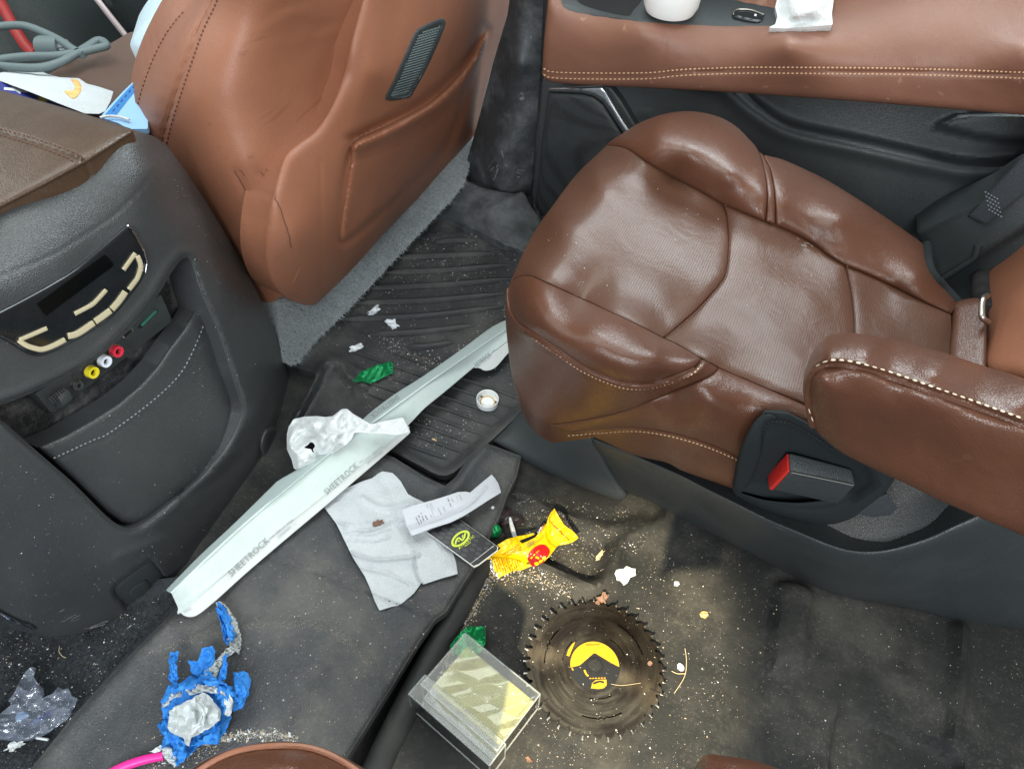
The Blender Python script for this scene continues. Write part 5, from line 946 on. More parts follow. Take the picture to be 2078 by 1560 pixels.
el = lambda a, b: np.stack([934.5 + a * np.cos(th) * ca - b * np.sin(th) * sa, 1092.5 + a * np.cos(th) * sa + b * np.sin(th) * ca], -1)
o_, i_ = el(22, 12.5), el(17.5, 8.6); LC = lift(S_cd, 0.0011)
put('logo_ring', np.vstack([LC.pt(o_[:, 0], o_[:, 1]), LC.pt(i_[:, 0], i_[:, 1])]), [(k, (k + 1) % 40, 40 + (k + 1) % 40, 40 + k) for k in range(40)], M['lime'], cf, False)
k12 = lambda a: [(860 + x / 12.22, 1040 + y / 12.22) for x, y in a]
stroke('logo_mark', k12([(785, 780), (800, 690), (860, 610), (950, 680), (1000, 630), (1030, 500)]), S_cd, 3.4, M['lime'], cf, 0.0011)
stroke('logo_mark', k12([(845, 710), (885, 690)]), S_cd, 2.2, M['lime'], cf, 0.0011); stroke('logo_mark', k12([(955, 610), (970, 545)]), S_cd, 2.2, M['lime'], cf, 0.0011)
lettering('lettering', 'ATHLETIC', S_cd, (932, 1115), (964, 1088.5), 5.0, M['lime'], cf, 0.0011, bold=0.010)
stroke('small_print', k12([(1020, 830), (1170, 725)]), S_cd, 2.0, M['lime'], cf, 0.0011) if False else [stroke('small_print', k12([(1020 + 30 * i, 830 - 21 * i), (1038 + 30 * i, 817 - 21 * i)]), S_cd, 1.8, M['lime'], cf, 0.0011) for i in range(5)]
stroke('printed_line', k12([(1155, 1265), (1740, 815)]), S_cd, 0.9, M['card_edge'], cf, 0.0009)
# --- receipt
S_rc = Surf([(816, 1034, 'z', .058), (929, 998, 'z', .056), (998, 962, 'z', .042), (1017, 999, 'z', .040), (914, 1060, 'z', .055), (836, 1086, 'z', .056), (966, 1031, 'z', .050), (880, 1040, 'z', .060)])
REC_ = [(816, 1034), (835, 1026), (880, 1014), (905, 1006), (929, 998), (945, 997), (954, 999), (975, 981), (998, 962), (1006, 972), (1012, 982), (1017, 999), (992, 1014), (966, 1031), (940, 1047), (914, 1060), (875, 1072), (836, 1087), (830, 1076), (825, 1066), (820, 1048)]
rc_h = lambda x, y, d: 0.0055 * (crumple(x, y, 60, 23, 6) - .4) * (0.35 + sstep(900, 980, x)) + lines_h(x, y, [(826, 1072), (860, 1062), (900, 1048), (950, 1025), (985, 990)], 3.5, .0032)
rcp = region('receipt', REC_, S_rc, M['receipt'], None, 3, rc_h, thick=0.0004, angle=25); tag(rcp, 'creased white paper receipt overlapping the paper towel and black card', 'receipt')
LR = Off(S_rc, lambda x, y: rc_h(x, y, BIG(x)))
k9 = lambda x, y: (810 + x / 9.445, 950 + y / 9.445)
r9 = np.random.RandomState(4)
for (x0, y0, x1, y1, m_) in ((320, 940, 400, 1090, 'ink_dark'), (370, 900, 440, 1060, 'ink_dark'), (420, 850, 480, 1020, 'ink_dark'), (500, 905, 550, 990, 'ink_dark'), (600, 890, 630, 950, 'ink_grey'), (525, 690, 560, 760, 'ink_grey'), (745, 760, 810, 890, 'ink_grey'), (845, 740, 890, 840, 'ink_grey'), (930, 570, 1000, 740, 'ink_dark'), (985, 550, 1045, 650, 'ink_grey'), (1150, 510, 1210, 610, 'ink_grey')):
    n_ = max(2, int(math.hypot(x1 - x0, y1 - y0) / 26))
    for i in range(n_):
        if r9.rand() < .12: continue
        t0, t1 = i / n_, (i + .68) / n_
        stroke('receipt_print', [k9(x0 + (x1 - x0) * t0, y0 + (y1 - y0) * t0), k9(x0 + (x1 - x0) * t1, y0 + (y1 - y0) * t1)], LR, 1.5 + .8 * r9.rand(), M[m_], rcp, 0.0006)
lettering('receipt_print', '1:32 PM', LR, k9(670, 780), k9(612, 660), 2.4, M['ink_grey'], rcp, 0.0006)
for a, b in (((580, 680), (670, 930)), ((1090, 520), (1135, 640))): stroke('receipt_rule', [k9(*a), k9(*b)], LR, .7, M['ink_grey'], rcp, 0.0006)
# --- yellow sweet wrapper
wr = thing('candy_wrapper', 'crumpled yellow candy wrapper with a red oval, beside the black card', 'wrapper', at(1080, 1115, 'z', .0))
S_wr = Surf([(986, 1135, 'z', .030), (1011, 1172, 'z', .020), (1030, 1094, 'z', .032), (1083, 1082, 'z', .020), (1113, 1048, 'z', .030), (1125, 1031, 'z', .034), (1174, 1091, 'z', .028), (1094, 1126, 'z', .030), (1075, 1149, 'z', .014), (1132, 1106, 'z', .024), (1060, 1115, 'z', .026), (1040, 1158, 'z', .016)])
WR = [(986, 1136), (1000, 1127), (1016, 1111), (1008, 1106), (1018, 1100), (1027, 1094), (1047, 1088), (1066, 1085), (1083, 1081), (1085, 1084), (1070, 1090), (1054, 1096), (1059, 1102), (1072, 1097), (1086, 1090), (1098, 1075), (1110, 1061), (1113, 1048), (1118, 1039), (1125, 1031), (1134, 1047), (1144, 1063), (1152, 1070), (1161, 1076), (1168, 1083), (1174, 1091), (1161, 1100), (1146, 1104), (1132, 1106), (1124, 1117), (1116, 1127), (1105, 1138), (1091, 1146), (1075, 1149), (1059, 1156), (1040, 1158), (1025, 1166), (1011, 1172), (1003, 1158), (998, 1133)]
wr_h = lambda x, y, d: 0.010 * (crumple(x, y, 34, 31, 7) - .5) + 0.0035 * (crumple(x, y, 11, 33, 5) - .5) + lines_h(x, y, [(1113, 1048), (1112, 1075), (1116, 1095), (1130, 1105)], 4, -.006) + lines_h(x, y, [(1000, 1128), (1040, 1130), (1072, 1142)], 3, -.006)
ws = region('wrapper_sheet', WR, S_wr, M['wrap_y'], wr, 2.2, wr_h, thick=0.0003, angle=22)
LW = Off(S_wr, lambda x, y: wr_h(x, y, BIG(x)))
oval = cr([(1071, 1136), (1070, 1128), (1076, 1118), (1088, 1108), (1100, 1104), (1110, 1108), (1116, 1117), (1113, 1127), (1105, 1137), (1092, 1146), (1079, 1148)], True, 4)
ov = region('red_oval', oval, LW, M['wrap_r'], ws, 2.2, lambda x, y, d: 0.0006 + 0 * x, angle=22)
region('dark_print', cr([(1072, 1138), (1074, 1132), (1084, 1131), (1094, 1136), (1092, 1144), (1080, 1148)], True, 4), LW, M['wrap_dr'], ws, 2.2, lambda x, y, d: 0.0010 + 0 * x, angle=22)
k20 = lambda a: [(1050 + x / 20.78, 1090 + y / 20.78) for x, y in a]
for a in ([(710, 1100), (760, 1050), (830, 1040), (910, 1090), (880, 1150), (790, 1180)], [(900, 1010), (980, 950), (1060, 950), (1060, 1000), (950, 1080)], [(1040, 880), (1100, 800), (1180, 800), (1200, 870), (1110, 960)], [(760, 820), (830, 790), (890, 840), (930, 910), (850, 900), (770, 870)], [(540, 870), (630, 800), (640, 850), (590, 910)], [(655, 750), (740, 680), (745, 720), (690, 770)], [(780, 620), (840, 590), (850, 640), (790, 650)], [(850, 560), (910, 530), (925, 570), (870, 590)]):
    region('yellow_letter', cr(k20(a), True, 3), LW, M['wrap_y'], ws, 1.6, lambda x, y, d: 0.0014 + 0 * x, angle=22)
k7 = lambda x, y: (930 + x / 7.43, 970 + y / 7.43)
r5 = np.random.RandomState(9)
for a0, a1, b0, b1, nn_, ww in (((530, 1210), (620, 1450), (920, 1230), (960, 1370), 11, 2.0), ((640, 1150), (930, 1010), (740, 1160), (1010, 1060), 5, 1.2), ((1370, 640), (1640, 900), (1480, 760), (1700, 960), 6, 1.3), ((1290, 690), (1240, 800), (1330, 700), (1180, 900), 3, 1.2)):
    for i in range(nn_):
        f_ = i / max(nn_ - 1, 1); p = np.array(a0) * (1 - f_) + np.array(b0) * f_; q = np.array(a1) * (1 - f_) + np.array(b1) * f_; ns = 7
        for s_ in range(ns):
            u0, u1 = s_ / ns, (s_ + .6 + .25 * r5.rand()) / ns
            c0, c1 = p * (1 - u0) + q * u0 + r5.randn(2) * 5, p * (1 - u1) + q * u1 + r5.randn(2) * 5
            stroke('orange_print', [k7(*c0), k7(*c1)], LW, ww, M['wrap_o'], ws, 0.0007)
for i in range(7): stroke('barcode', [k7(1015 + 18 * i, 990 - 12 * i), k7(1060 + 17 * i, 1050 - 12 * i)], LW, 0.8, M['ink_dark'], ws, 0.0007)
region('foil_lining', [(996, 1133), (1000, 1134), (1011, 1171), (1003, 1166), (995, 1155), (994, 1142)], lift(S_wr, -0.002), M['foil'], wr, 2.5, lambda x, y, d: 0.004 * crumple(x, y, 9, 7, 5), thick=.0003, angle=22)
region('dark_lining', [(1128, 1035), (1138, 1038), (1146, 1044), (1150, 1056), (1166, 1080), (1160, 1077), (1145, 1064), (1136, 1050)], lift(S_wr, -0.006), M['foil_dark'], wr, 2.5, lambda x, y, d: 0.005 * crumple(x, y, 9, 8, 5), thick=.0003, angle=22)
region('foil_lining', [(1090, 1080), (1096, 1070), (1104, 1065), (1100, 1074), (1093, 1084)], lift(S_wr, -0.001), M['foil'], wr, 2.5, lambda x, y, d: 0.004 * crumple(x, y, 6, 9, 5), thick=.0003, angle=22)
# --- green foils, brown wrapper, white stick
g1 = region('foil_wrapper', [(715, 775), (724, 763), (735, 752), (747, 748), (758, 743), (776, 737), (795, 733), (798, 744), (798, 756), (781, 764), (768, 771), (752, 778), (738, 774), (727, 774)], T_mat, M['green'], None, 2.2, lambda x, y, d: 0.002 + 0.012 * crumple(x, y, 22, 41, 6), thick=.0003, angle=22)
tag(g1, 'flat crinkled green foil wrapper on the ribbed mat near the front seat', 'foil wrapper', 'green foil wrappers')
g2 = region('foil_wrapper', [(912, 1312), (922, 1296), (936, 1281), (950, 1270), (966, 1271), (983, 1269), (986, 1290), (985, 1306), (975, 1322), (962, 1332), (941, 1335), (922, 1326)], T_flo, M['green'], None, 2.6, lambda x, y, d: 0.003 + 0.02 * crumple(x, y, 30, 43, 6), thick=.0003, angle=22)
tag(g2, 'bent green foil wrapper half under the clear plastic box', 'foil wrapper', 'green foil wrappers')
def ball(name, c, r, m, seed):
    import bmesh
    bm = bmesh.new(); bmesh.ops.create_icosphere(bm, subdivisions=4, radius=1)
    for v in bm.verts:
        d = v.co; k = 1 + .5 * (crumple(np.array(d.x * 10 + d.z * 7), np.array(d.y * 10 - d.z * 5), 9, seed, 7) - .5); v.co = Vector(c) + d * (r * float(k))
    me = bpy.data.meshes.new(name); bm.to_mesh(me); bm.free(); me.materials.append(m); o = bpy.data.objects.new(name, me); COL.objects.link(o); return o
tag(ball('foil_ball', GND.pt(1003, 1076, 0.007), 0.0085, M['green'], 3), 'small crumpled green foil ball beside the brown wrapper', 'foil ball')
bw = region('brown_wrapper', [(1013, 1040), (1017, 1033), (1024, 1027), (1032, 1031), (1039, 1034), (1041, 1041), (1051, 1039), (1060, 1047), (1066, 1056), (1058, 1062), (1051, 1067), (1044, 1064), (1036, 1066), (1028, 1072), (1017, 1072), (1007, 1063), (1014, 1055)], GND, M['choc'], None, 2.2, lambda x, y, d: 0.002 + 0.022 * crumple(x, y, 20, 47, 7) * sstep(-2, 9, d), thick=.0003, angle=22)
tag(bw, 'crumpled dark brown candy wrapper near the green foil ball', 'wrapper')
st = tube('paper_stick', np.array([GND.pt(1035, 1049, .022), GND.pt(1037, 1060, .016), GND.pt(1041, 1075, .009), GND.pt(1045, 1090, .005)]), [.0012, .0026, .0032, .003], M['paper'], None, 8); tag(st, 'short white paper stick poking out of the brown wrapper', 'stick')

# --- clear plastic box lying on its side
bxx = thing('clear_box', 'empty clear plastic display box lying next to the saw blade', 'plastic box', at(950, 1420, 'z', 0))
Hb = .052
A_, B_, Cc, Dd = at(947, 1281, 'z', Hb), at(1093, 1411, 'z', Hb), at(1006, 1527, 'z', Hb), at(857, 1384, 'z', Hb)
uu = ((A_ - Dd) + (B_ - Cc)) / 2; vv = ((B_ - A_) + (Cc - Dd)) / 2; cc = (A_ + B_ + Cc + Dd) / 4
lu, lv = np.linalg.norm(uu), np.linalg.norm(vv); uu /= lu; vv -= uu * vv.dot(uu); vv /= np.linalg.norm(vv)
def hollow(name, c, size, m, parent, open_=None, nick=0):
    sx, sy, sz = size; V = [np.array(c) + uu * i * sx / 2 + vv * j * sy / 2 + np.array((0, 0, 1)) * k * sz / 2 for i in (-1, 1) for j in (-1, 1) for k in (-1, 1)]
    F = [(0, 1, 3, 2), (4, 6, 7, 5), (0, 4, 5, 1), (2, 3, 7, 6), (0, 2, 6, 4), (1, 5, 7, 3)]
    if open_ is not None: F.pop(open_)
    o = put(name, V, F, m, parent, False)
    ev, ef = [], []
    for a_, b_ in ((0, 1), (2, 3), (4, 5), (6, 7), (0, 2), (1, 3), (4, 6), (5, 7), (0, 4), (1, 5), (2, 6), (3, 7)):
        p_, q_ = V[a_], V[b_]; t_ = _n(q_ - p_); s_ = _n(np.cross(t_, (.31, .52, .8))); w_ = np.cross(t_, s_); k0 = len(ev)
        for e in (p_, q_):
            for j in range(6): ev.append(e + .0009 * (s_ * math.cos(j * math.pi / 3) + w_ * math.sin(j * math.pi / 3)))
        ef += [(k0 + j, k0 + (j + 1) % 6, k0 + 6 + (j + 1) % 6, k0 + 6 + j) for j in range(6)]
    put('box_edges', ev, ef, M['clear_edge'], o)
    return o
zc = .004 + (Hb - .004) / 2
hollow('box_body', (cc[0], cc[1], zc + .001), (lu, lv, Hb - .006), M['clear'], bxx, 0)
cl = .026
ce = cc - uu * (lu / 2 + cl / 2 - .010); hollow('box_cap', (ce[0], ce[1], zc), (cl, lv + .006, Hb - .001), M['clear'], bxx, 1)
# added crinkled film; its yellow stands in for reflections inside the box
S_li = flat(.026)
region('box_reflection_film', [tuple(np.array(proj(cc + uu * i * lu * .46 + vv * j * lv * .46 + np.array((0, 0, .026 - Hb))))) for i, j in ((1, -1), (1, 1), (-.75, 1), (-.75, -1))], S_li, M['film_reflection'], bxx, 4, lambda x, y, d: .026 * (crumple(x, y, 90, 87, 4) - .4), angle=60)
# --- saw blade
M['blade'] = blade_metal(tuple(at(1207, 1350, 'z', .0075)))
bl = thing('saw_blade', 'resin stained circular saw blade with yellow and black centre print', 'saw blade', at(1207, 1345, 'z', 0))
Zb = .0075; Cb = at(1207, 1350, 'z', Zb); S_bl = flat(Zb); RB = .0822
def pol(r, a): P = Cb + np.stack([r * np.cos(a), r * np.sin(a), 0 * a], -1); return np.stack(proj(P), -1)
NT = 36; out = []
for k in range(NT):
    a0 = 2 * math.pi * k / NT; s = 2 * math.pi / NT
    for da, rr in ((0.0, 1.0), (0.10, .988), (0.50, .962), (0.62, .950), (0.70, .918), (0.80, .902), (0.90, .905), (0.97, .93)): out.append((a0 + da * s, RB * rr))
out = np.array(out); OL = pol(out[:, 1], out[:, 0])
hol = [pol(np.full(30, .0078), np.linspace(0, 2 * math.pi, 30, endpoint=False))]
def slot(r, a, span, w, wig):
    t = np.linspace(-span, span, 26); rr = r + wig * np.sin(t / span * 22) * (np.abs(t) < span * .35); p = pol(rr + w, a + t); q = pol(rr - w, a + t); return np.vstack([p, q[::-1]])
aimg = lambda px, py: math.atan2(*(at(px, py, 'z', Zb) - Cb)[1::-1])
for (px, py) in ((1285, 1292), (1222, 1452), (1120, 1310)): hol.append(slot(.0585, aimg(px, py), .40, .0008, .0013))
for (px, py) in ((1258, 1310), (1219, 1412), (1148, 1318)): hol.append(slot(.0375, aimg(px, py), .36, .0006, 0))
for (px, py) in ((1190, 1215), (1100, 1425), (1340, 1405)): a = aimg(px, py); hol.append(np.vstack([pol(np.array((.0665, .082)), np.array((a - .010, a - .010))), pol(np.array((.079, .0665)), np.array((a + .010, a + .010)))]))
mb_ = M['blade']
disc = region('blade_disc', OL, S_bl, mb_, bl, 3.2, None, holes=hol[:7], skirt=(0, 0, -0.0018), angle=30)
for h in hol[7:]: region('expansion_slot', h, S_bl, M['dark'], disc, 3, lambda x, y, d: 0.0004 + 0 * x)
tipm = None
for k in range(NT):
    a = 2 * math.pi * (k + .02) / NT; d = np.array((math.cos(a), math.sin(a), 0)); t = np.array((-d[1], d[0], 0)); c = Cb + d * RB * .985 + t * .0012
    if tipm is None:
        tipm = box('carbide_tip', (0, 0, 0), ((1, 0, 0), (0, 1, 0), (0, 0, 1)), (.0052, .0022, .0026), M['carbide'], None, .0003); o = tipm
    else: o = tipm.copy(); COL.objects.link(o)
    o.parent = bl; o.matrix_world = Matrix.Translation(c + np.array((0, 0, -.0008))) @ Matrix.Rotation(a, 4, 'Z'); o.matrix_parent_inverse = Matrix.Translation(-bl.location)
lab_r = .0292
cir = lambda r, a0=0, a1=2 * math.pi, n=60: pol(np.full(n, r), np.linspace(a0, a1, n, endpoint=a1 < 6.28))
up = aimg(1207, 1300)
region('centre_print', cir(lab_r), S_bl, M['blade_black'], disc, 5, lambda x, y, d: 0.0003 + 0 * x, holes=[hol[0]])
kb = lambda x, y: (1060 + x / 5.033, 1200 + y / 5.033)
arc = cir(lab_r * .975, up - 1.55, up + 1.72, 40)[::-1]
yl = list(map(tuple, arc)); 
ypoly = yl + [kb(*p) for p in ((900, 722), (735, 622), (585, 752))] if np.hypot(*(np.array(yl[-1]) - kb(985, 722))) < np.hypot(*(np.array(yl[0]) - kb(985, 722))) else yl[::-1] + [kb(*p) for p in ((900, 722), (735, 622), (585, 752))]
region('yellow_print', ypoly, S_bl, M['blade_y'], disc, 4, lambda x, y, d: 0.0006 + 0 * x, holes=[])
lathe('arbor_ring', [(.0079, .0), (.0079, .0016), (.0092, .0016), (.0095, .0012), (.0095, 0)], Cb, M['blade_black'], disc, (0, 0, 1), 40)
region('arbor_hole', cir(.0078), S_bl, M['floor'], disc, 5, lambda x, y, d: 0.0009 + 0 * x)
lettering('lettering', 'DWA161218', S_bl, kb(652, 552), kb(788, 546), 3.6, M['blade_black'], disc, 0.0010, bold=.02)
region('yellow_mark', [kb(*p) for p in ((625, 800), (645, 795), (655, 830), (685, 860), (665, 868), (640, 840))], S_bl, M['blade_y'], disc, 3, lambda x, y, d: 0.0007 + 0 * x)
region('yellow_mark', [kb(*p) for p in ((500, 775), (520, 780), (522, 808), (508, 800))], S_bl, M['blade_y'], disc, 3, lambda x, y, d: 0.0007 + 0 * x)
region('yellow_mark', [kb(*p) for p in ((700, 985), (715, 930), (750, 900), (860, 895), (862, 955), (830, 985), (780, 993))], S_bl, M['blade_y'], disc, 3, lambda x, y, d: 0.0007 + 0 * x)
region('saw_emblem', cr([kb(*p) for p in ((720, 935), (750, 915), (800, 908), (835, 918), (830, 935), (790, 925), (750, 940), (728, 945))], True, 3), S_bl, M['blade_black'], disc, 2, lambda x, y, d: 0.0011 + 0 * x)
for i in range(6): stroke('small_print', [kb(685 + 29 * i, 885 - i), kb(705 + 29 * i, 884 - i)], S_bl, 2.0, M['blade_y'], disc, 0.0008)
region('yellow_mark', [kb(*p) for p in ((450, 650), (470, 590), (510, 530), (540, 510), (520, 560), (495, 620), (480, 660))], S_bl, M['blade_y'], disc, 3, lambda x, y, d: 0.0005 + 0 * x)
# --- painter's tape wad
tp = thing('tape_wad', 'wad of torn blue painter tape with a twisted tail, on the heel pad', 'tape', T_heel.pt(400, 1440))
def tpiece(name, pts, h, m, amp, lam, seed, step=3, curve=2):
    q = resample(pts, 4.5); r_ = np.random.RandomState(seed); pts = q + r_.randn(len(q), 2) * 1.0 + np.stack([3 * vn(q[:, 0] / 12, q[:, 1] / 12, seed), 3 * vn(q[:, 0] / 12, q[:, 1] / 12, seed + 3)], -1)
    return region(name, pts, T_heel, m, tp, step, lambda x, y, d: h + amp * (crumple(x, y, lam, seed, 4) - .3) * sstep(-8, 12, d) + amp * .4 * (crumple(x, y, lam * .4, seed + 1, 3) - .5), thick=.0003, angle=20)
tpiece('tape_body', [(326, 1422), (336, 1400), (344, 1388), (362, 1391), (381, 1373), (404, 1362), (430, 1372), (450, 1379), (474, 1399), (472, 1430), (468, 1460), (459, 1480), (442, 1509), (424, 1508), (410, 1506), (390, 1526), (372, 1545), (358, 1556), (340, 1540), (326, 1512), (338, 1489), (329, 1448)], .010, M['tape'], .020, 60, 51, 2.2)
tpiece('tape_flap', [(344, 1324), (352, 1322), (364, 1320), (358, 1335), (355, 1347), (358, 1370), (361, 1390), (350, 1386), (343, 1378)], .020, M['tape'], .012, 20, 53)
tpiece('tape_lobe', [(383, 1339), (400, 1342), (406, 1326), (412, 1314), (430, 1310), (438, 1324), (434, 1342), (426, 1360), (404, 1376), (388, 1366)], .018, M['tape'], .013, 30, 55)
tpiece('tape_lobe', [(474, 1365), (488, 1362), (503, 1364), (508, 1380), (507, 1397), (499, 1420), (491, 1437), (480, 1440), (468, 1444), (472, 1418), (474, 1392)], .018, M['tape'], .013, 30, 57)
tpiece('tape_tail', [(440, 1220), (453, 1223), (468, 1238), (477, 1254), (485, 1272), (491, 1292), (489, 1312), (486, 1328), (470, 1318), (458, 1296), (450, 1272), (443, 1248)], .010, M['tape_back'], .024, 18, 59, 2.4)
tpiece('tape_tail_edge', [(440, 1220), (449, 1222), (458, 1236), (456, 1258), (462, 1285), (466, 1312), (456, 1300), (447, 1268), (441, 1245)], .018, M['tape'], .020, 16, 60, 2.4)
tpiece('tape_twist', [(472, 1312), (478, 1324), (462, 1330), (448, 1350), (438, 1378), (420, 1384), (408, 1374), (426, 1352), (446, 1330), (458, 1316)], .030, M['tape_back'], .020, 14, 61, 2.4)
tpiece('tape_strip', [(460, 1322), (462, 1345), (458, 1378), (440, 1385), (448, 1352), (454, 1330)], .038, M['tape'], .010, 14, 63, 2.4)
tpiece('sticky_side', [(342, 1443), (370, 1426), (396, 1411), (412, 1404), (424, 1408), (432, 1420), (449, 1442), (446, 1460), (433, 1474), (410, 1486), (388, 1496), (384, 1514), (376, 1508), (372, 1496), (352, 1490), (342, 1480)], .038, M['tape_back'], .020, 44, 65, 2.6)
tpiece('sticky_side', [(372, 1396), (395, 1390), (420, 1388), (450, 1392), (462, 1402), (440, 1408), (412, 1402), (385, 1410)], .038, M['tape_back'], .016, 20, 67, 2.6)
tpiece('sticky_side', [(329, 1520), (341, 1512), (352, 1520), (358, 1534), (355, 1557), (344, 1548), (333, 1538)], .024, M['tape_back'], .012, 16, 69, 2.6)
tpiece('sticky_side', [(303, 1525), (316, 1516), (330, 1510), (330, 1522), (316, 1528)], .012, M['paper'], .006, 10, 71, 2.6)
def ribbon(pts, w0, tw0, tw1, m, seed, name='tape_strip'):
    r_ = np.random.RandomState(seed); P = cr([T_heel.pt(x, y, h) for x, y, h in pts], False, 7); n_ = len(P); T_ = np.gradient(P, axis=0); T_ /= np.linalg.norm(T_, axis=1)[:, None]
    V = []; nw = 6
    for i in range(n_):
        a = tw0 + (tw1 - tw0) * i / n_; s_ = _n(np.cross(T_[i], (0, 0, 1))); q_ = np.cross(s_, T_[i]); d_ = s_ * math.cos(a) + q_ * math.sin(a); e_ = np.cross(d_, T_[i])
        wl = w0 * (.75 + .5 * r_.rand()) * (1 if 0 < i < n_ - 1 else .55)
        for j in range(nw): t_ = j / (nw - 1) - .5; V.append(P[i] + d_ * wl * t_ + e_ * (w0 * .16 * math.sin(j * 2.2 + i * .9 + seed) + w0 * .08 * r_.randn()))
    F_ = [(i * nw + j, i * nw + j + 1, (i + 1) * nw + j + 1, (i + 1) * nw + j) for i in range(n_ - 1) for j in range(nw - 1)]
    o = put(name, V, F_, m, tp, True, 30); solid(o, .0003); return o
for i, (pts, w_, a, b, mm) in enumerate((
    ([(352, 1402, .030), (372, 1392, .044), (398, 1394, .040)], .016, .4, 1.5, 'tape'), ([(440, 1392, .036), (462, 1412, .046), (470, 1446, .030)], .015, -.3, .9, 'tape'),
    ([(332, 1460, .020), (342, 1484, .034), (362, 1506, .026)], .014, .2, -1.0, 'tape'), ([(400, 1500, .020), (424, 1488, .036), (446, 1470, .030)], .016, .5, -.6, 'tape'),
    ([(336, 1430, .026), (350, 1412, .040), (366, 1402, .036)], .010, 1.0, .1, 'tape_back'), ([(452, 1400, .044), (464, 1424, .046), (462, 1452, .036)], .008, .8, -.4, 'tape_back'),
    ([(350, 1500, .022), (366, 1522, .030), (360, 1544, .018)], .013, -.6, .7, 'tape'), ([(408, 1366, .034), (430, 1382, .046), (452, 1384, .040)], .012, .1, 1.1, 'tape'),
    ([(482, 1378, .036), (490, 1400, .044), (482, 1424, .034)], .009, .9, -.2, 'tape'), ([(348, 1332, .024), (352, 1356, .032), (356, 1380, .026)], .007, .2, 1.2, 'tape'),
    ([(402, 1420, .052), (414, 1446, .056), (404, 1478, .046)], .007, .3, 1.0, 'tape_back'), ([(446, 1230, .020), (462, 1262, .030), (472, 1300, .026)], .010, .4, 1.6, 'tape'))):
    ribbon(pts, w_, a, b, M[mm], 200 + i)
pk_ = tube('pink_stick', np.array([T_heel.pt(215, 1572, .007), T_heel.pt(255, 1553, .007), T_heel.pt(295, 1540, .007), T_heel.pt(333, 1532, .008)]), .0046, M['pink'], None, 12); tag(pk_, 'hot pink plastic stick under the blue tape wad', 'stick')
# --- clear bag at the left edge
T_pil = S_pile
bg = thing('clear_bag', 'crinkled clear plastic bag with blue print on the dark carpet', 'plastic bag', at(70, 1440, 'z', .02))
BAG = [(-40, 1450), (0, 1447), (22, 1430), (17, 1420), (30, 1404), (35, 1390), (46, 1372), (52, 1362), (62, 1352), (74, 1356), (68, 1372), (78, 1388), (88, 1396), (90, 1408), (84, 1416), (104, 1408), (118, 1393), (128, 1398), (139, 1395), (146, 1412), (158, 1417), (152, 1432), (138, 1458), (115, 1474), (98, 1486), (80, 1496), (52, 1503), (30, 1504), (0, 1500), (-40, 1510)]
region('bag_film', BAG, lift(S_pile, .004), M['film'], bg, 2.6, lambda x, y, d: .004 + .030 * crumple(x, y, 46, 81, 4) + .006 * crumple(x, y, 18, 83, 3), angle=60)
LB = lift(S_pile, .002)
region('blue_print', cr([(31, 1455), (38, 1444), (50, 1444), (60, 1450), (48, 1458), (34, 1464)], True, 4), LB, M['blue_pale'], bg, 3, lambda x, y, d: .001 + 0 * x)
for i in range(5): stroke('blue_print', [(66 + 8 * i, 1468 - 4 * i), (72 + 8 * i, 1458 - 4 * i)], LB, 3, M['ink_blue'], bg, .001); stroke('black_print', [(76 + 8 * i, 1452 - 4 * i), (83 + 8 * i, 1444 - 4 * i)], LB, 3.5, M['ink_dark'], bg, .001)
tag(tube('paper_straw', np.array([S_pile.pt(74, 1496, .004), S_pile.pt(98, 1500, .004)]), .0014, M['white_pl'], None, 8, k=0), 'thin white paper straw piece beside the clear bag', 'straw')
flake('paper_scrap', (30, 1512), 20, lift(S_pile, .001), M['paper'], 'torn white paper scrap below the clear bag', 'paper scrap', 12, .004, .35, -.35)
# --- bottle cap
cp = thing('bottle_cap', 'upturned white bottle cap on the ribbed mat beside the seat', 'bottle cap', T_mat.pt(989, 815))
c0 = T_mat.pt(989, 818)
lathe('cap_shell', [(.0001, .0012), (.0145, .0012), (.0150, .0016), (.0150, .012), (.0158, .0125), (.0164, .012), (.0166, .003), (.0160, .0005), (.0001, .0003)], c0, M['white_pl'], cp, (0.05, -.03, 1), 44)
lathe('seal_ring', [(.0098, .0013), (.0098, .0036), (.0106, .0040), (.0112, .0036), (.0112, .0013)], c0, M['bread'], cp, (0.05, -.03, 1), 40)
lathe('cap_disc', [(.0001, .0032), (.0094, .0030), (.0096, .0012)], c0, M['white_pl'], cp, (0.05, -.03, 1), 40)
# --- chips, leaves, straw, scraps
GP = 'white plaster flakes'
flake('plaster_flake', (759, 631), 15, T_mat, M['plaster'], 'white plaster flake on the mat, furthest from the bead', 'plaster flake', 21, .006, .48, -.7, GP)
flake('plaster_flake', (795, 655), 15, T_mat, M['plaster'], 'bluish white plaster flake on the mat rib, nearest the bottle cap', 'plaster flake', 22, .006, .6, .6, GP)
flake('plaster_flake', (721, 706), 14, T_mat, M['plaster'], 'white plaster flake on the mat above the flat green foil', 'plaster flake', 23, .005, .42, -.4, GP)
flake('plaster_flake', (1267, 1166), 20, T_flo, M['plaster'], 'crumbly white plaster clump on the floor above the saw blade', 'plaster flake', 24, .006, .72, -.5, GP, 2.2, 19, .7)
flake('plaster_flake', (1373, 1183), 6, T_flo, M['plaster'], 'small square white plaster bit right of the plaster clump', 'plaster flake', 25, .004, .9, .2, GP, 2, 6, .2)
flake('plaster_flake', (1382, 1353), 9, T_flo, M['plaster'], 'white flake beside the right rim of the saw blade', 'plaster flake', 26, .004, .7, .9, GP, 2, 7, .3)
flake('wood_chip', (1429, 1246), 9, T_flo, M['chip'], 'yellow wood chip standing on the floor right of the saw blade', 'wood chip', 27, .006, .75, .3, None, 2, 6, .3)
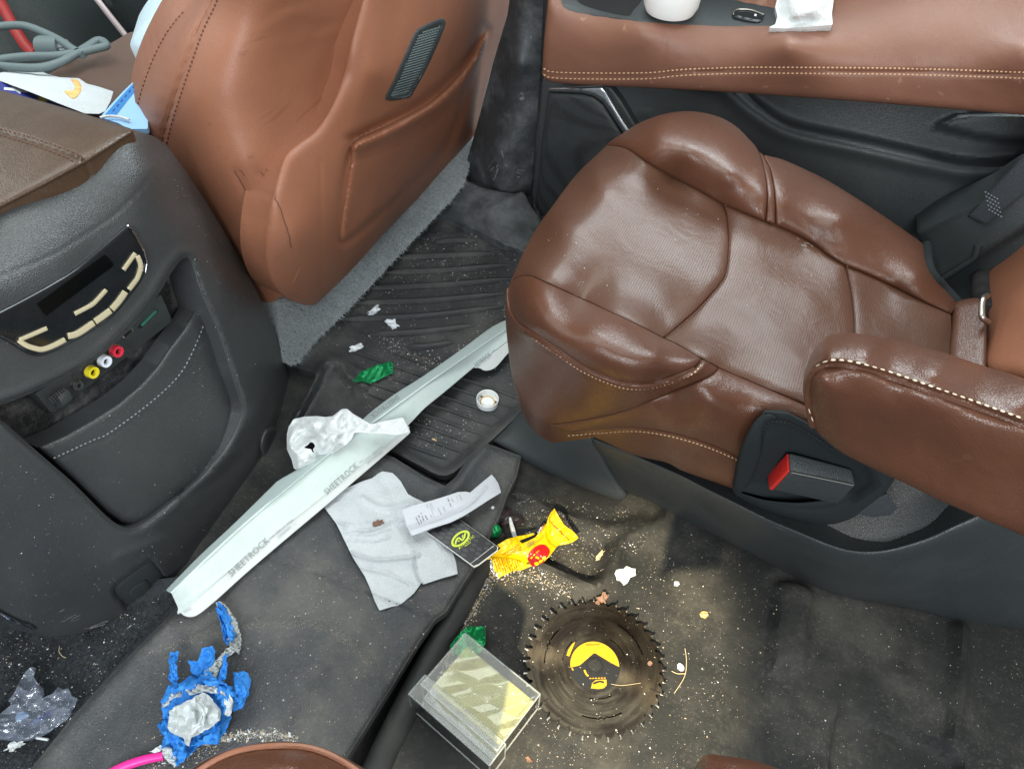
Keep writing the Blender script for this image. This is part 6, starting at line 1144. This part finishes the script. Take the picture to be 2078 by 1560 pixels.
flake('dry_leaf', (1223, 1214), 13, lift(T_flo, .006), M['leaf'], 'pinkish brown dry leaf at the top rim of the saw blade', 'leaf', 28, .006, .7, -.6)
flake('dry_leaf', (882, 894), 6, T_mat, M['chip'], 'tiny tan leaf bit on the lower mat', 'leaf', 29, .003, .6, .8)
flake('red_chip', (1319, 1345), 5, S_bl, M['leaf'], 'small reddish round chip on the saw blade', 'chip', 30, .002, 1, 0, None, 2, 8, .15)
flake('white_bead', (1000, 1029), 3.6, T_heel, M['white_pl'], 'small white oval bead on the heel pad below the receipt', 'bead', 31, .002, .7, -.4, None, 1.6, 8, .1)
flake('dry_leaf', (1073, 1540), 7, T_flo, M['leaf'], 'small brown leaf bit on the floor at the lower edge', 'leaf', 33, .003, .7, .9)
flake('dry_leaf', (1217, 1127), 14, T_flo, M['straw'], 'thin pale curled leaf in the floor recess', 'leaf', 34, .004, .28, -.9)
for i, (pts, lb) in enumerate((([(1390, 1315), (1393, 1340), (1389, 1372), (1368, 1406)], 'long dry grass stem right of the saw blade'), ([(1363, 1361), (1375, 1366), (1390, 1366)], 'short dry grass stem touching the saw blade'), ([(121, 1310), (120, 1322), (127, 1331), (134, 1334)], 'bent dry grass stem at the console foot'), ([(1240, 1387), (1262, 1390), (1300, 1385)], 'fine pale fibre lying on the saw blade'))):
    p = np.array(pts, float); Sx = T_flo if i != 2 else S_pile; o = tube('grass_stem', Sx.pt(p[:, 0], p[:, 1], .003 if i != 3 else .011), (.0004 if i != 3 else .00022), M['straw'], None, 6); tag(o, lb, 'grass stem', 'dry grass stems')
# --- things on the door armrest
cup = thing('plastic_cup', 'white plastic cup standing in the door switch panel', 'cup', S_a2.pt(1357, 30))
c0 = S_a2.pt(1357, 27); lathe('cup_wall', [(.0001, .002), (.026, .002), (.031, .004), (.035, .010), (.037, .03), (.040, .09), (.0415, .0905), (.0415, .088), (.038, .03), (.036, .011), (.032, .0022), (.0265, 0), (.0001, 0)], c0 + np.array((0, .004, 0)), M['white_pl'], cup, (0, 0, 1), 48)
dn = region('napkin', [(1573, 50), (1560, 56), (1590, 58), (1640, 55), (1690, 50), (1688, 28), (1692, 0), (1692, -40), (1590, -40), (1578, -5), (1573, 14), (1578, 34)], lift(S_a2, .012), M['paper'], None, 4, lambda x, y, d: .008 + .05 * sstep(0, 40, d) + .035 * (crumple(x, y, 44, 91, 7) - .4) * sstep(-6, 24, d), skirt=(0, .01, -.02), thick=.0006, angle=25)
tag(dn, 'crumpled white napkin on the leather door armrest', 'napkin')

# ================================================================== front cabin at the upper left
S_ff = Surf([(-200, 300, 'z', .05), (0, 180, 'z', .06), (200, 120, 'y', 1.08), (420, 0, 'y', 1.12), (0, -200, 'x', -1.7), (420, -200, 'y', 1.12), (-300, -200, 'x', -1.7), (200, 0, 'y', 1.10)])
ff = region('front_footwell', [(-320, -240), (480, -240), (430, 60), (330, 160), (230, 260), (80, 330), (-320, 380)], S_ff, M['trim_dark'], None, 14, lambda x, y, d: lines_h(x, y, [(205, -10), (262, 72)], 5, .02) + .03 * sstep(0, 40, x - 215 - y * .75) * (y < 90)); tag(ff, 'dark trim of the front passenger footwell', kind='structure')
o = stroke('sill_strip', [(188, -12), (210, 16), (232, 44), (256, 74)], lift(S_ff, .03), 9, mat('pale pink strip', (.72, .60, .60), .4), None, .002, thick=.004); tag(o, 'pale pink and white strip along the front sill at top left', 'strip')
p = [(-5, -5), (10, 22), (30, 60), (48, 88), (66, 108)]
o = stroke('red_strap', p, Off(S_ff, lambda x, y: np.full(np.shape(x), .05)), 22, M['red_dim'], None, .002, thick=.004); tag(o, 'dim red strap hanging in the front footwell', 'strap')
def zz(pts, z): return np.array([at(x, y, 'z', z) for x, y in pts])
o = tube('grey_cable', zz([(-30, 58), (10, 53), (50, 53), (85, 65), (120, 82), (150, 102), (170, 112)], .37), .0055, M['cable'], None, 10); tag(o, 'upper grey cable loop arching over the front seat', 'cable', 'grey cable loops')
o = tube('grey_cable', zz([(-30, 128), (10, 120), (60, 115), (110, 114), (160, 107), (200, 98), (216, 93), (208, 84), (196, 84), (178, 95), (150, 112), (120, 128), (80, 138), (30, 137), (-20, 132)], .372), .0055, M['cable'], None, 10); tag(o, 'lower grey cable loop folded back on the front seat edge', 'cable', 'grey cable loops')
pg = thing('charger_plug', 'grey cylindrical charger plug with a chrome end among the cables', 'plug', at(100, 95, 'z', .35))
a, b = at(76, 96, 'z', .36), at(122, 96, 'z', .36); lathe('plug_body', [(.0001, 0), (.013, .001), (.015, .006), (.0145, np.linalg.norm(b - a)), (.0001, np.linalg.norm(b - a) + .001)], a, M['cable'], pg, b - a, 24)
lathe('plug_end', [(.010, 0), (.0105, .004), (.010, .010), (.0001, .011)], b, M['chrome'], pg, b - a, 24)
# towel with a bread crust on the front seat, printed box edge below it
S_ft = Surf([(0, 150, 'z', .37), (230, 185, 'z', .37), (190, 230, 'z', .40), (0, 170, 'z', .40), (100, 170, 'z', .375)])
ft = region('paper_towel', [(-30, 150), (0, 148), (25, 143), (50, 139), (78, 142), (95, 150), (120, 157), (160, 159), (176, 170), (200, 176), (230, 186), (224, 206), (213, 226), (200, 231), (172, 230), (120, 210), (60, 186), (0, 164), (-30, 154)], S_ft, M['towel'], None, 3, lambda x, y, d: .006 + .012 * (crumple(x, y, 46, 95, 6) - .4), thick=.0006, angle=30); tag(ft, 'white paper towel holding a bread crust on the front seat', 'paper towel')
cru = cr([(144, 161), (156, 162), (164, 172), (165, 184), (158, 194), (148, 200), (138, 194), (130, 184), (140, 184), (149, 184), (152, 176), (149, 168)], True, 4)
o = region('bread_crust', cru, lift(S_ft, .008), M['bread'], None, 2.6, lambda x, y, d: .002 + .007 * np.sqrt(np.clip(d / 6, 0, 1)), skirt=(0, 0, -.004)); tag(o, 'curved bread crust left on the paper towel', 'bread')
S_nv = Surf([(0, 165, 'z', .395), (0, 190, 'z', .42), (200, 240, 'z', .42), (180, 230, 'z', .395)])
nv = region('printed_box', [(-30, 150), (0, 163), (60, 187), (120, 211), (172, 231), (196, 240), (205, 250), (120, 222), (0, 186), (-30, 178)], S_nv, M['navy'], None, 5, None, skirt=(0, 0, -.05)); tag(nv, 'navy printed box edge with white cross mark between console and towel', 'box')
stroke('white_mark', [(8, 180), (30, 182), (56, 186)], S_nv, 5, M['white_pl'], nv, .001); stroke('white_mark', [(20, 171), (32, 182), (42, 189)], S_nv, 5, M['white_pl'], nv, .001)
region('yellow_mark', [(75, 197), (86, 197), (98, 205), (90, 208), (80, 204)], S_nv, M['yellow_pl'], nv, 4, lambda x, y, d: .001 + 0 * x)
S_bc = Surf([(205, 240, 'z', .40), (285, 155, 'z', .40), (275, 250, 'z', .40)])
bcd = region('blue_sleeve', [(203, 238), (222, 216), (250, 186), (285, 152), (300, 160), (300, 262), (262, 262), (240, 250)], S_bc, M['blue_pale'], None, 5, None, skirt=(0, 0, -.006)); tag(bcd, 'blue patterned sleeve between console and front seat bolster', 'sleeve')
region('blue_band', [(213, 233), (232, 211), (262, 178), (285, 154), (285, 172), (262, 200), (240, 228), (236, 234)], S_bc, M['blue_card'], bcd, 5, lambda x, y, d: .001 + 0 * x)
tube('sleeve_edge', zz([(203, 239), (222, 236), (245, 238), (262, 244)], .404), .0016, M['paper'], bcd, 8)
for i in range(7): stroke('oval_print', [(229 + 8 * i, 226 - 9.5 * i), (233 + 8 * i, 221 - 9.5 * i)], S_bc, 2.2, M['navy'], bcd, .0016)
# milky container behind the bolster
S_mk = Surf([(265, 90, 'y', .70), (285, 140, 'y', .69), (320, 20, 'y', .70), (380, -20, 'y', .68), (320, 80, 'y', .665)])
mk = region('milky_jug', cr([(264, 92), (272, 72), (286, 52), (308, 30), (335, 12), (365, 0), (400, -20), (420, 60), (350, 150), (286, 142), (275, 118)], True, 4), S_mk, M['milky'], None, 5, lambda x, y, d: .02 * np.sqrt(np.clip(1 - (1 - np.clip(d / 36, 0, 1)) ** 2, 0, 1)) + lines_h(x, y, [(272, 80), (284, 104), (292, 130)], 3, .003), skirt=(-.04, .06, 0)); tag(mk, 'milky translucent plastic jug behind the front seat bolster', 'jug')
S_rd = Surf([(315, 0, 'y', .80), (360, -30, 'y', .80), (330, 20, 'y', .80)])
rd = region('red_can', [(310, -40), (313, -6), (320, 18), (335, 10), (360, 0), (400, -20), (400, -50)], S_rd, M['red'], None, 6, puff(.01, 12), skirt=(-.03, .05, 0)); tag(rd, 'bright red can end above the milky jug', 'can')

# ================================================================== crumbs and dust grains (far too many to count)
def crumbs(name, n, S, poly, size, mats, seed, label, clump=0.0, path=None, spread=10, parent=None, flat_=.5):
    r = np.random.RandomState(seed); P = np.array(poly, float) if poly is not None else None
    if path is not None:
        q = resample(cr(path, False, 6), 2, False); k = r.randint(0, len(q), n); x, y = q[k, 0] + r.randn(n) * spread, q[k, 1] + r.randn(n) * spread
    else:
        m_ = n * 6; x = P[:, 0].min() + np.ptp(P[:, 0]) * r.rand(m_); y = P[:, 1].min() + np.ptp(P[:, 1]) * r.rand(m_); ok = inside(x, y, P)
        if clump: ok &= r.rand(m_) < np.clip(.5 + clump * fbm(x / 70, y / 70, seed, 3), .02, 1)
        x, y = x[ok][:n], y[ok][:n]
    n = len(x); c = S.pt(x, y, .0004); s = size[0] + (size[1] - size[0]) * r.rand(n) ** 4
    base = np.array([(1, 0, 0), (-.5, .87, 0), (-.5, -.87, 0), (0, 0, .9)]); a = r.rand(n) * 6.28; R_ = np.stack([np.cos(a), -np.sin(a), np.sin(a), np.cos(a)], -1).reshape(n, 2, 2)
    st_ = .5 + r.rand(n, 4, 3); V = base[None] * st_ * s[:, None, None]; V[:, :, 2] *= flat_; V[:, :, 1] *= (.35 + .65 * r.rand(n))[:, None]; V[..., :2] = np.einsum('nij,nkj->nki', R_, V[..., :2]); V = V + c[:, None, :]
    F = np.array([(0, 1, 3), (1, 2, 3), (2, 0, 3)]); Fa = (np.arange(n)[:, None, None] * 4 + F[None]).reshape(-1, 3)
    o = put(name, V.reshape(-1, 3), Fa, mats, parent, False); o.data.polygons.foreach_set('material_index', np.repeat(r.randint(0, len(mats), n), 3).astype(np.int32)); o.data.update()
    if parent is None: tag(o, label, kind='stuff')
    else: o['kind'] = 'stuff'
    return o
W3 = [M['crumb_w'], M['crumb_t'], M['crumb_g'], M['crumb_g'], M['crumb_t'], M['crumb_g']]
crumbs('crumbs', 1700, T_flo, [(985, 1150), (1080, 1160), (1240, 1200), (1400, 1080), (1650, 1200), (1560, 1400), (1400, 1560), (1080, 1560), (900, 1400)], (.0004, .0015), W3, 1, 'pale crumbs and sawdust scattered on the black floor', .9)
crumbs('crumbs', 1100, T_flo, [(1040, 1000), (1260, 1030), (1360, 1040), (1240, 1190), (1080, 1160)], (.0005, .0016), W3, 2, 'fine crumbs around the floor recess by the seat', .9)
crumbs('crumbs', 500, T_flo, [(1560, 1180), (2078, 1290), (2078, 1560), (1500, 1560)], (.0004, .0011), W3, 3, 'thin scatter of crumbs on the floor at lower right', 1.0)
crumbs('crumbs', 1500, T_flo, None, (.0005, .0019), [M['crumb_t'], M['crumb_t'], M['crumb_w'], M['straw']], 4, 'line of sawdust along the rail cover', 0, [(1005, 1150), (985, 1185), (955, 1240), (925, 1300), (900, 1345), (880, 1380)], 9)
crumbs('crumbs', 500, T_flo, None, (.0005, .0020), [M['crumb_t'], M['crumb_w'], M['straw']], 14, 'sawdust below the yellow wrapper', 0, [(1000, 1165), (1050, 1165), (1090, 1170), (1150, 1200)], 12)
crumbs('crumbs', 1900, T_mat, [(640, 720), (760, 560), (900, 440), (1040, 440), (1060, 640), (1040, 800), (900, 930), (780, 880)], (.0005, .0017), [M['crumb_w'], M['crumb_t'], M['crumb_w'], M['crumb_g']], 5, 'white crumbs caught between the ribs of the rubber mat', 1.2)
crumbs('crumbs', 420, T_mat, None, (.0005, .0017), [M['crumb_w'], M['crumb_t']], 6, 'band of crumbs along the mat tub edge', 0, [(760, 680), (830, 715), (890, 740), (960, 700)], 9)
crumbs('crumbs', 1500, T_heel, [(420, 1200), (640, 1010), (960, 1000), (960, 1150), (800, 1380), (700, 1540), (120, 1560), (260, 1360)], (.0004, .0014), W3, 7, 'sparse crumbs on the heel pad', 1.1)
crumbs('crumbs', 700, T_heel, None, (.0005, .0022), [M['crumb_w'], M['crumb_t'], M['crumb_g']], 8, 'heap of plaster crumbs below the tape wad', 0, [(440, 1498), (500, 1490), (560, 1492), (600, 1500)], 6)
crumbs('crumbs', 260, T_heel, None, (.0005, .0022), [M['crumb_w'], M['crumb_t'], M['crumb_g']], 18, 'plaster crumbs around the pink stick', 0, [(300, 1552), (400, 1530), (440, 1512)], 9)
crumbs('crumbs', 900, T_heel, None, (.0003, .0007), [M['crumb_t'], M['crumb_g']], 9, 'curved dusty footprint line on the heel pad', 0, [(300, 1330), (390, 1296), (500, 1272), (610, 1266), (690, 1290), (745, 1345)], 5)
crumbs('crumbs', 600, S_pile, [(0, 1270), (110, 1300), (330, 1210), (240, 1345), (150, 1450), (60, 1560), (0, 1560)], (.0004, .0018), [M['crumb_w'], M['crumb_w'], M['crumb_t']], 10, 'white crumbs in the dark carpet at lower left', .8)
crumbs('dust_grains', 700, Off(S_con, lambda x, y: con_h(x, y, 0)), [(330, 300), (420, 420), (560, 720), (580, 850), (440, 1080), (340, 1180), (100, 1280), (0, 1230), (0, 900), (250, 1080), (480, 880), (390, 520)], (.0002, .0008), [M['crumb_w'], M['crumb_g']], 11, None, .6, parent=body)
crumbs('dust_grains', 320, S_fl2, FLAP, (.0002, .0008), [M['crumb_w'], M['crumb_g']], 12, None, .8, parent=flap)
crumbs('dust_grains', 160, lift(S_st, .007), [(1100, 500), (1250, 330), (1460, 430), (1700, 550), (1730, 680), (1450, 730), (1200, 600)], (.0003, .0008), [M['crumb_w']], 13, None, .4, parent=ch)
crumbs('dust_grains', 260, lift(S_bl, .0004), OL, (.0003, .0011), [M['crumb_w'], M['crumb_t'], M['crumb_g']], 15, None, .6, parent=disc)

# pale scuff marks on the pillar, the sill and the seat base
S_pl2 = Off(S_pil, lambda x, y: np.full(np.shape(x), .0072))
def scuffs(S_, parent, c, n, ln, ang, seed, m, spread=(10, 8), w=1.6):
    r = np.random.RandomState(seed)
    for i in range(n):
        p = np.array(c) + r.randn(2) * spread; a = ang + r.randn() * .10; L_ = ln * (.4 + r.rand()); t = np.linspace(-.5, .5, 5)
        q = p + np.stack([np.cos(a) * t * L_, np.sin(a) * t * L_], -1) + r.randn(5, 2) * .7
        stroke('scuff', q, S_, w * (.25 + .5 * r.rand()), m, parent, .0006)
scuffs(S_pl2, pil, (1012, 338), 9, 22, -1.0, 1, M['crumb_g'], (10, 14)); scuffs(S_pl2, pil, (1045, 350), 4, 22, .15, 2, M['crumb_g'], (7, 5))
scuffs(lift(S_tr, .013), base, (1560, 1070), 5, 16, .5, 3, M['cable'], (14, 6));  scuffs(lift(S_tr, .013), base, (1470, 1035), 3, 9, .4, 5, M['cable'], (5, 4), 3)
scuffs(Off(S_con, lambda x, y: con_h(x, y, 0)), body, (205, 1285 - 20), 6, 34, -.35, 6, M['crumb_g'], (20, 6), 1.4); scuffs(Off(S_con, lambda x, y: con_h(x, y, 0)), body, (130, 1255), 5, 22, -.4, 7, M['crumb_g'], (14, 8), 1.2)
scuffs(lift(S_st, .009), ch, (1635, 500), 12, 10, .5, 8, M['crumb_g'], (9, 5), 1.0)
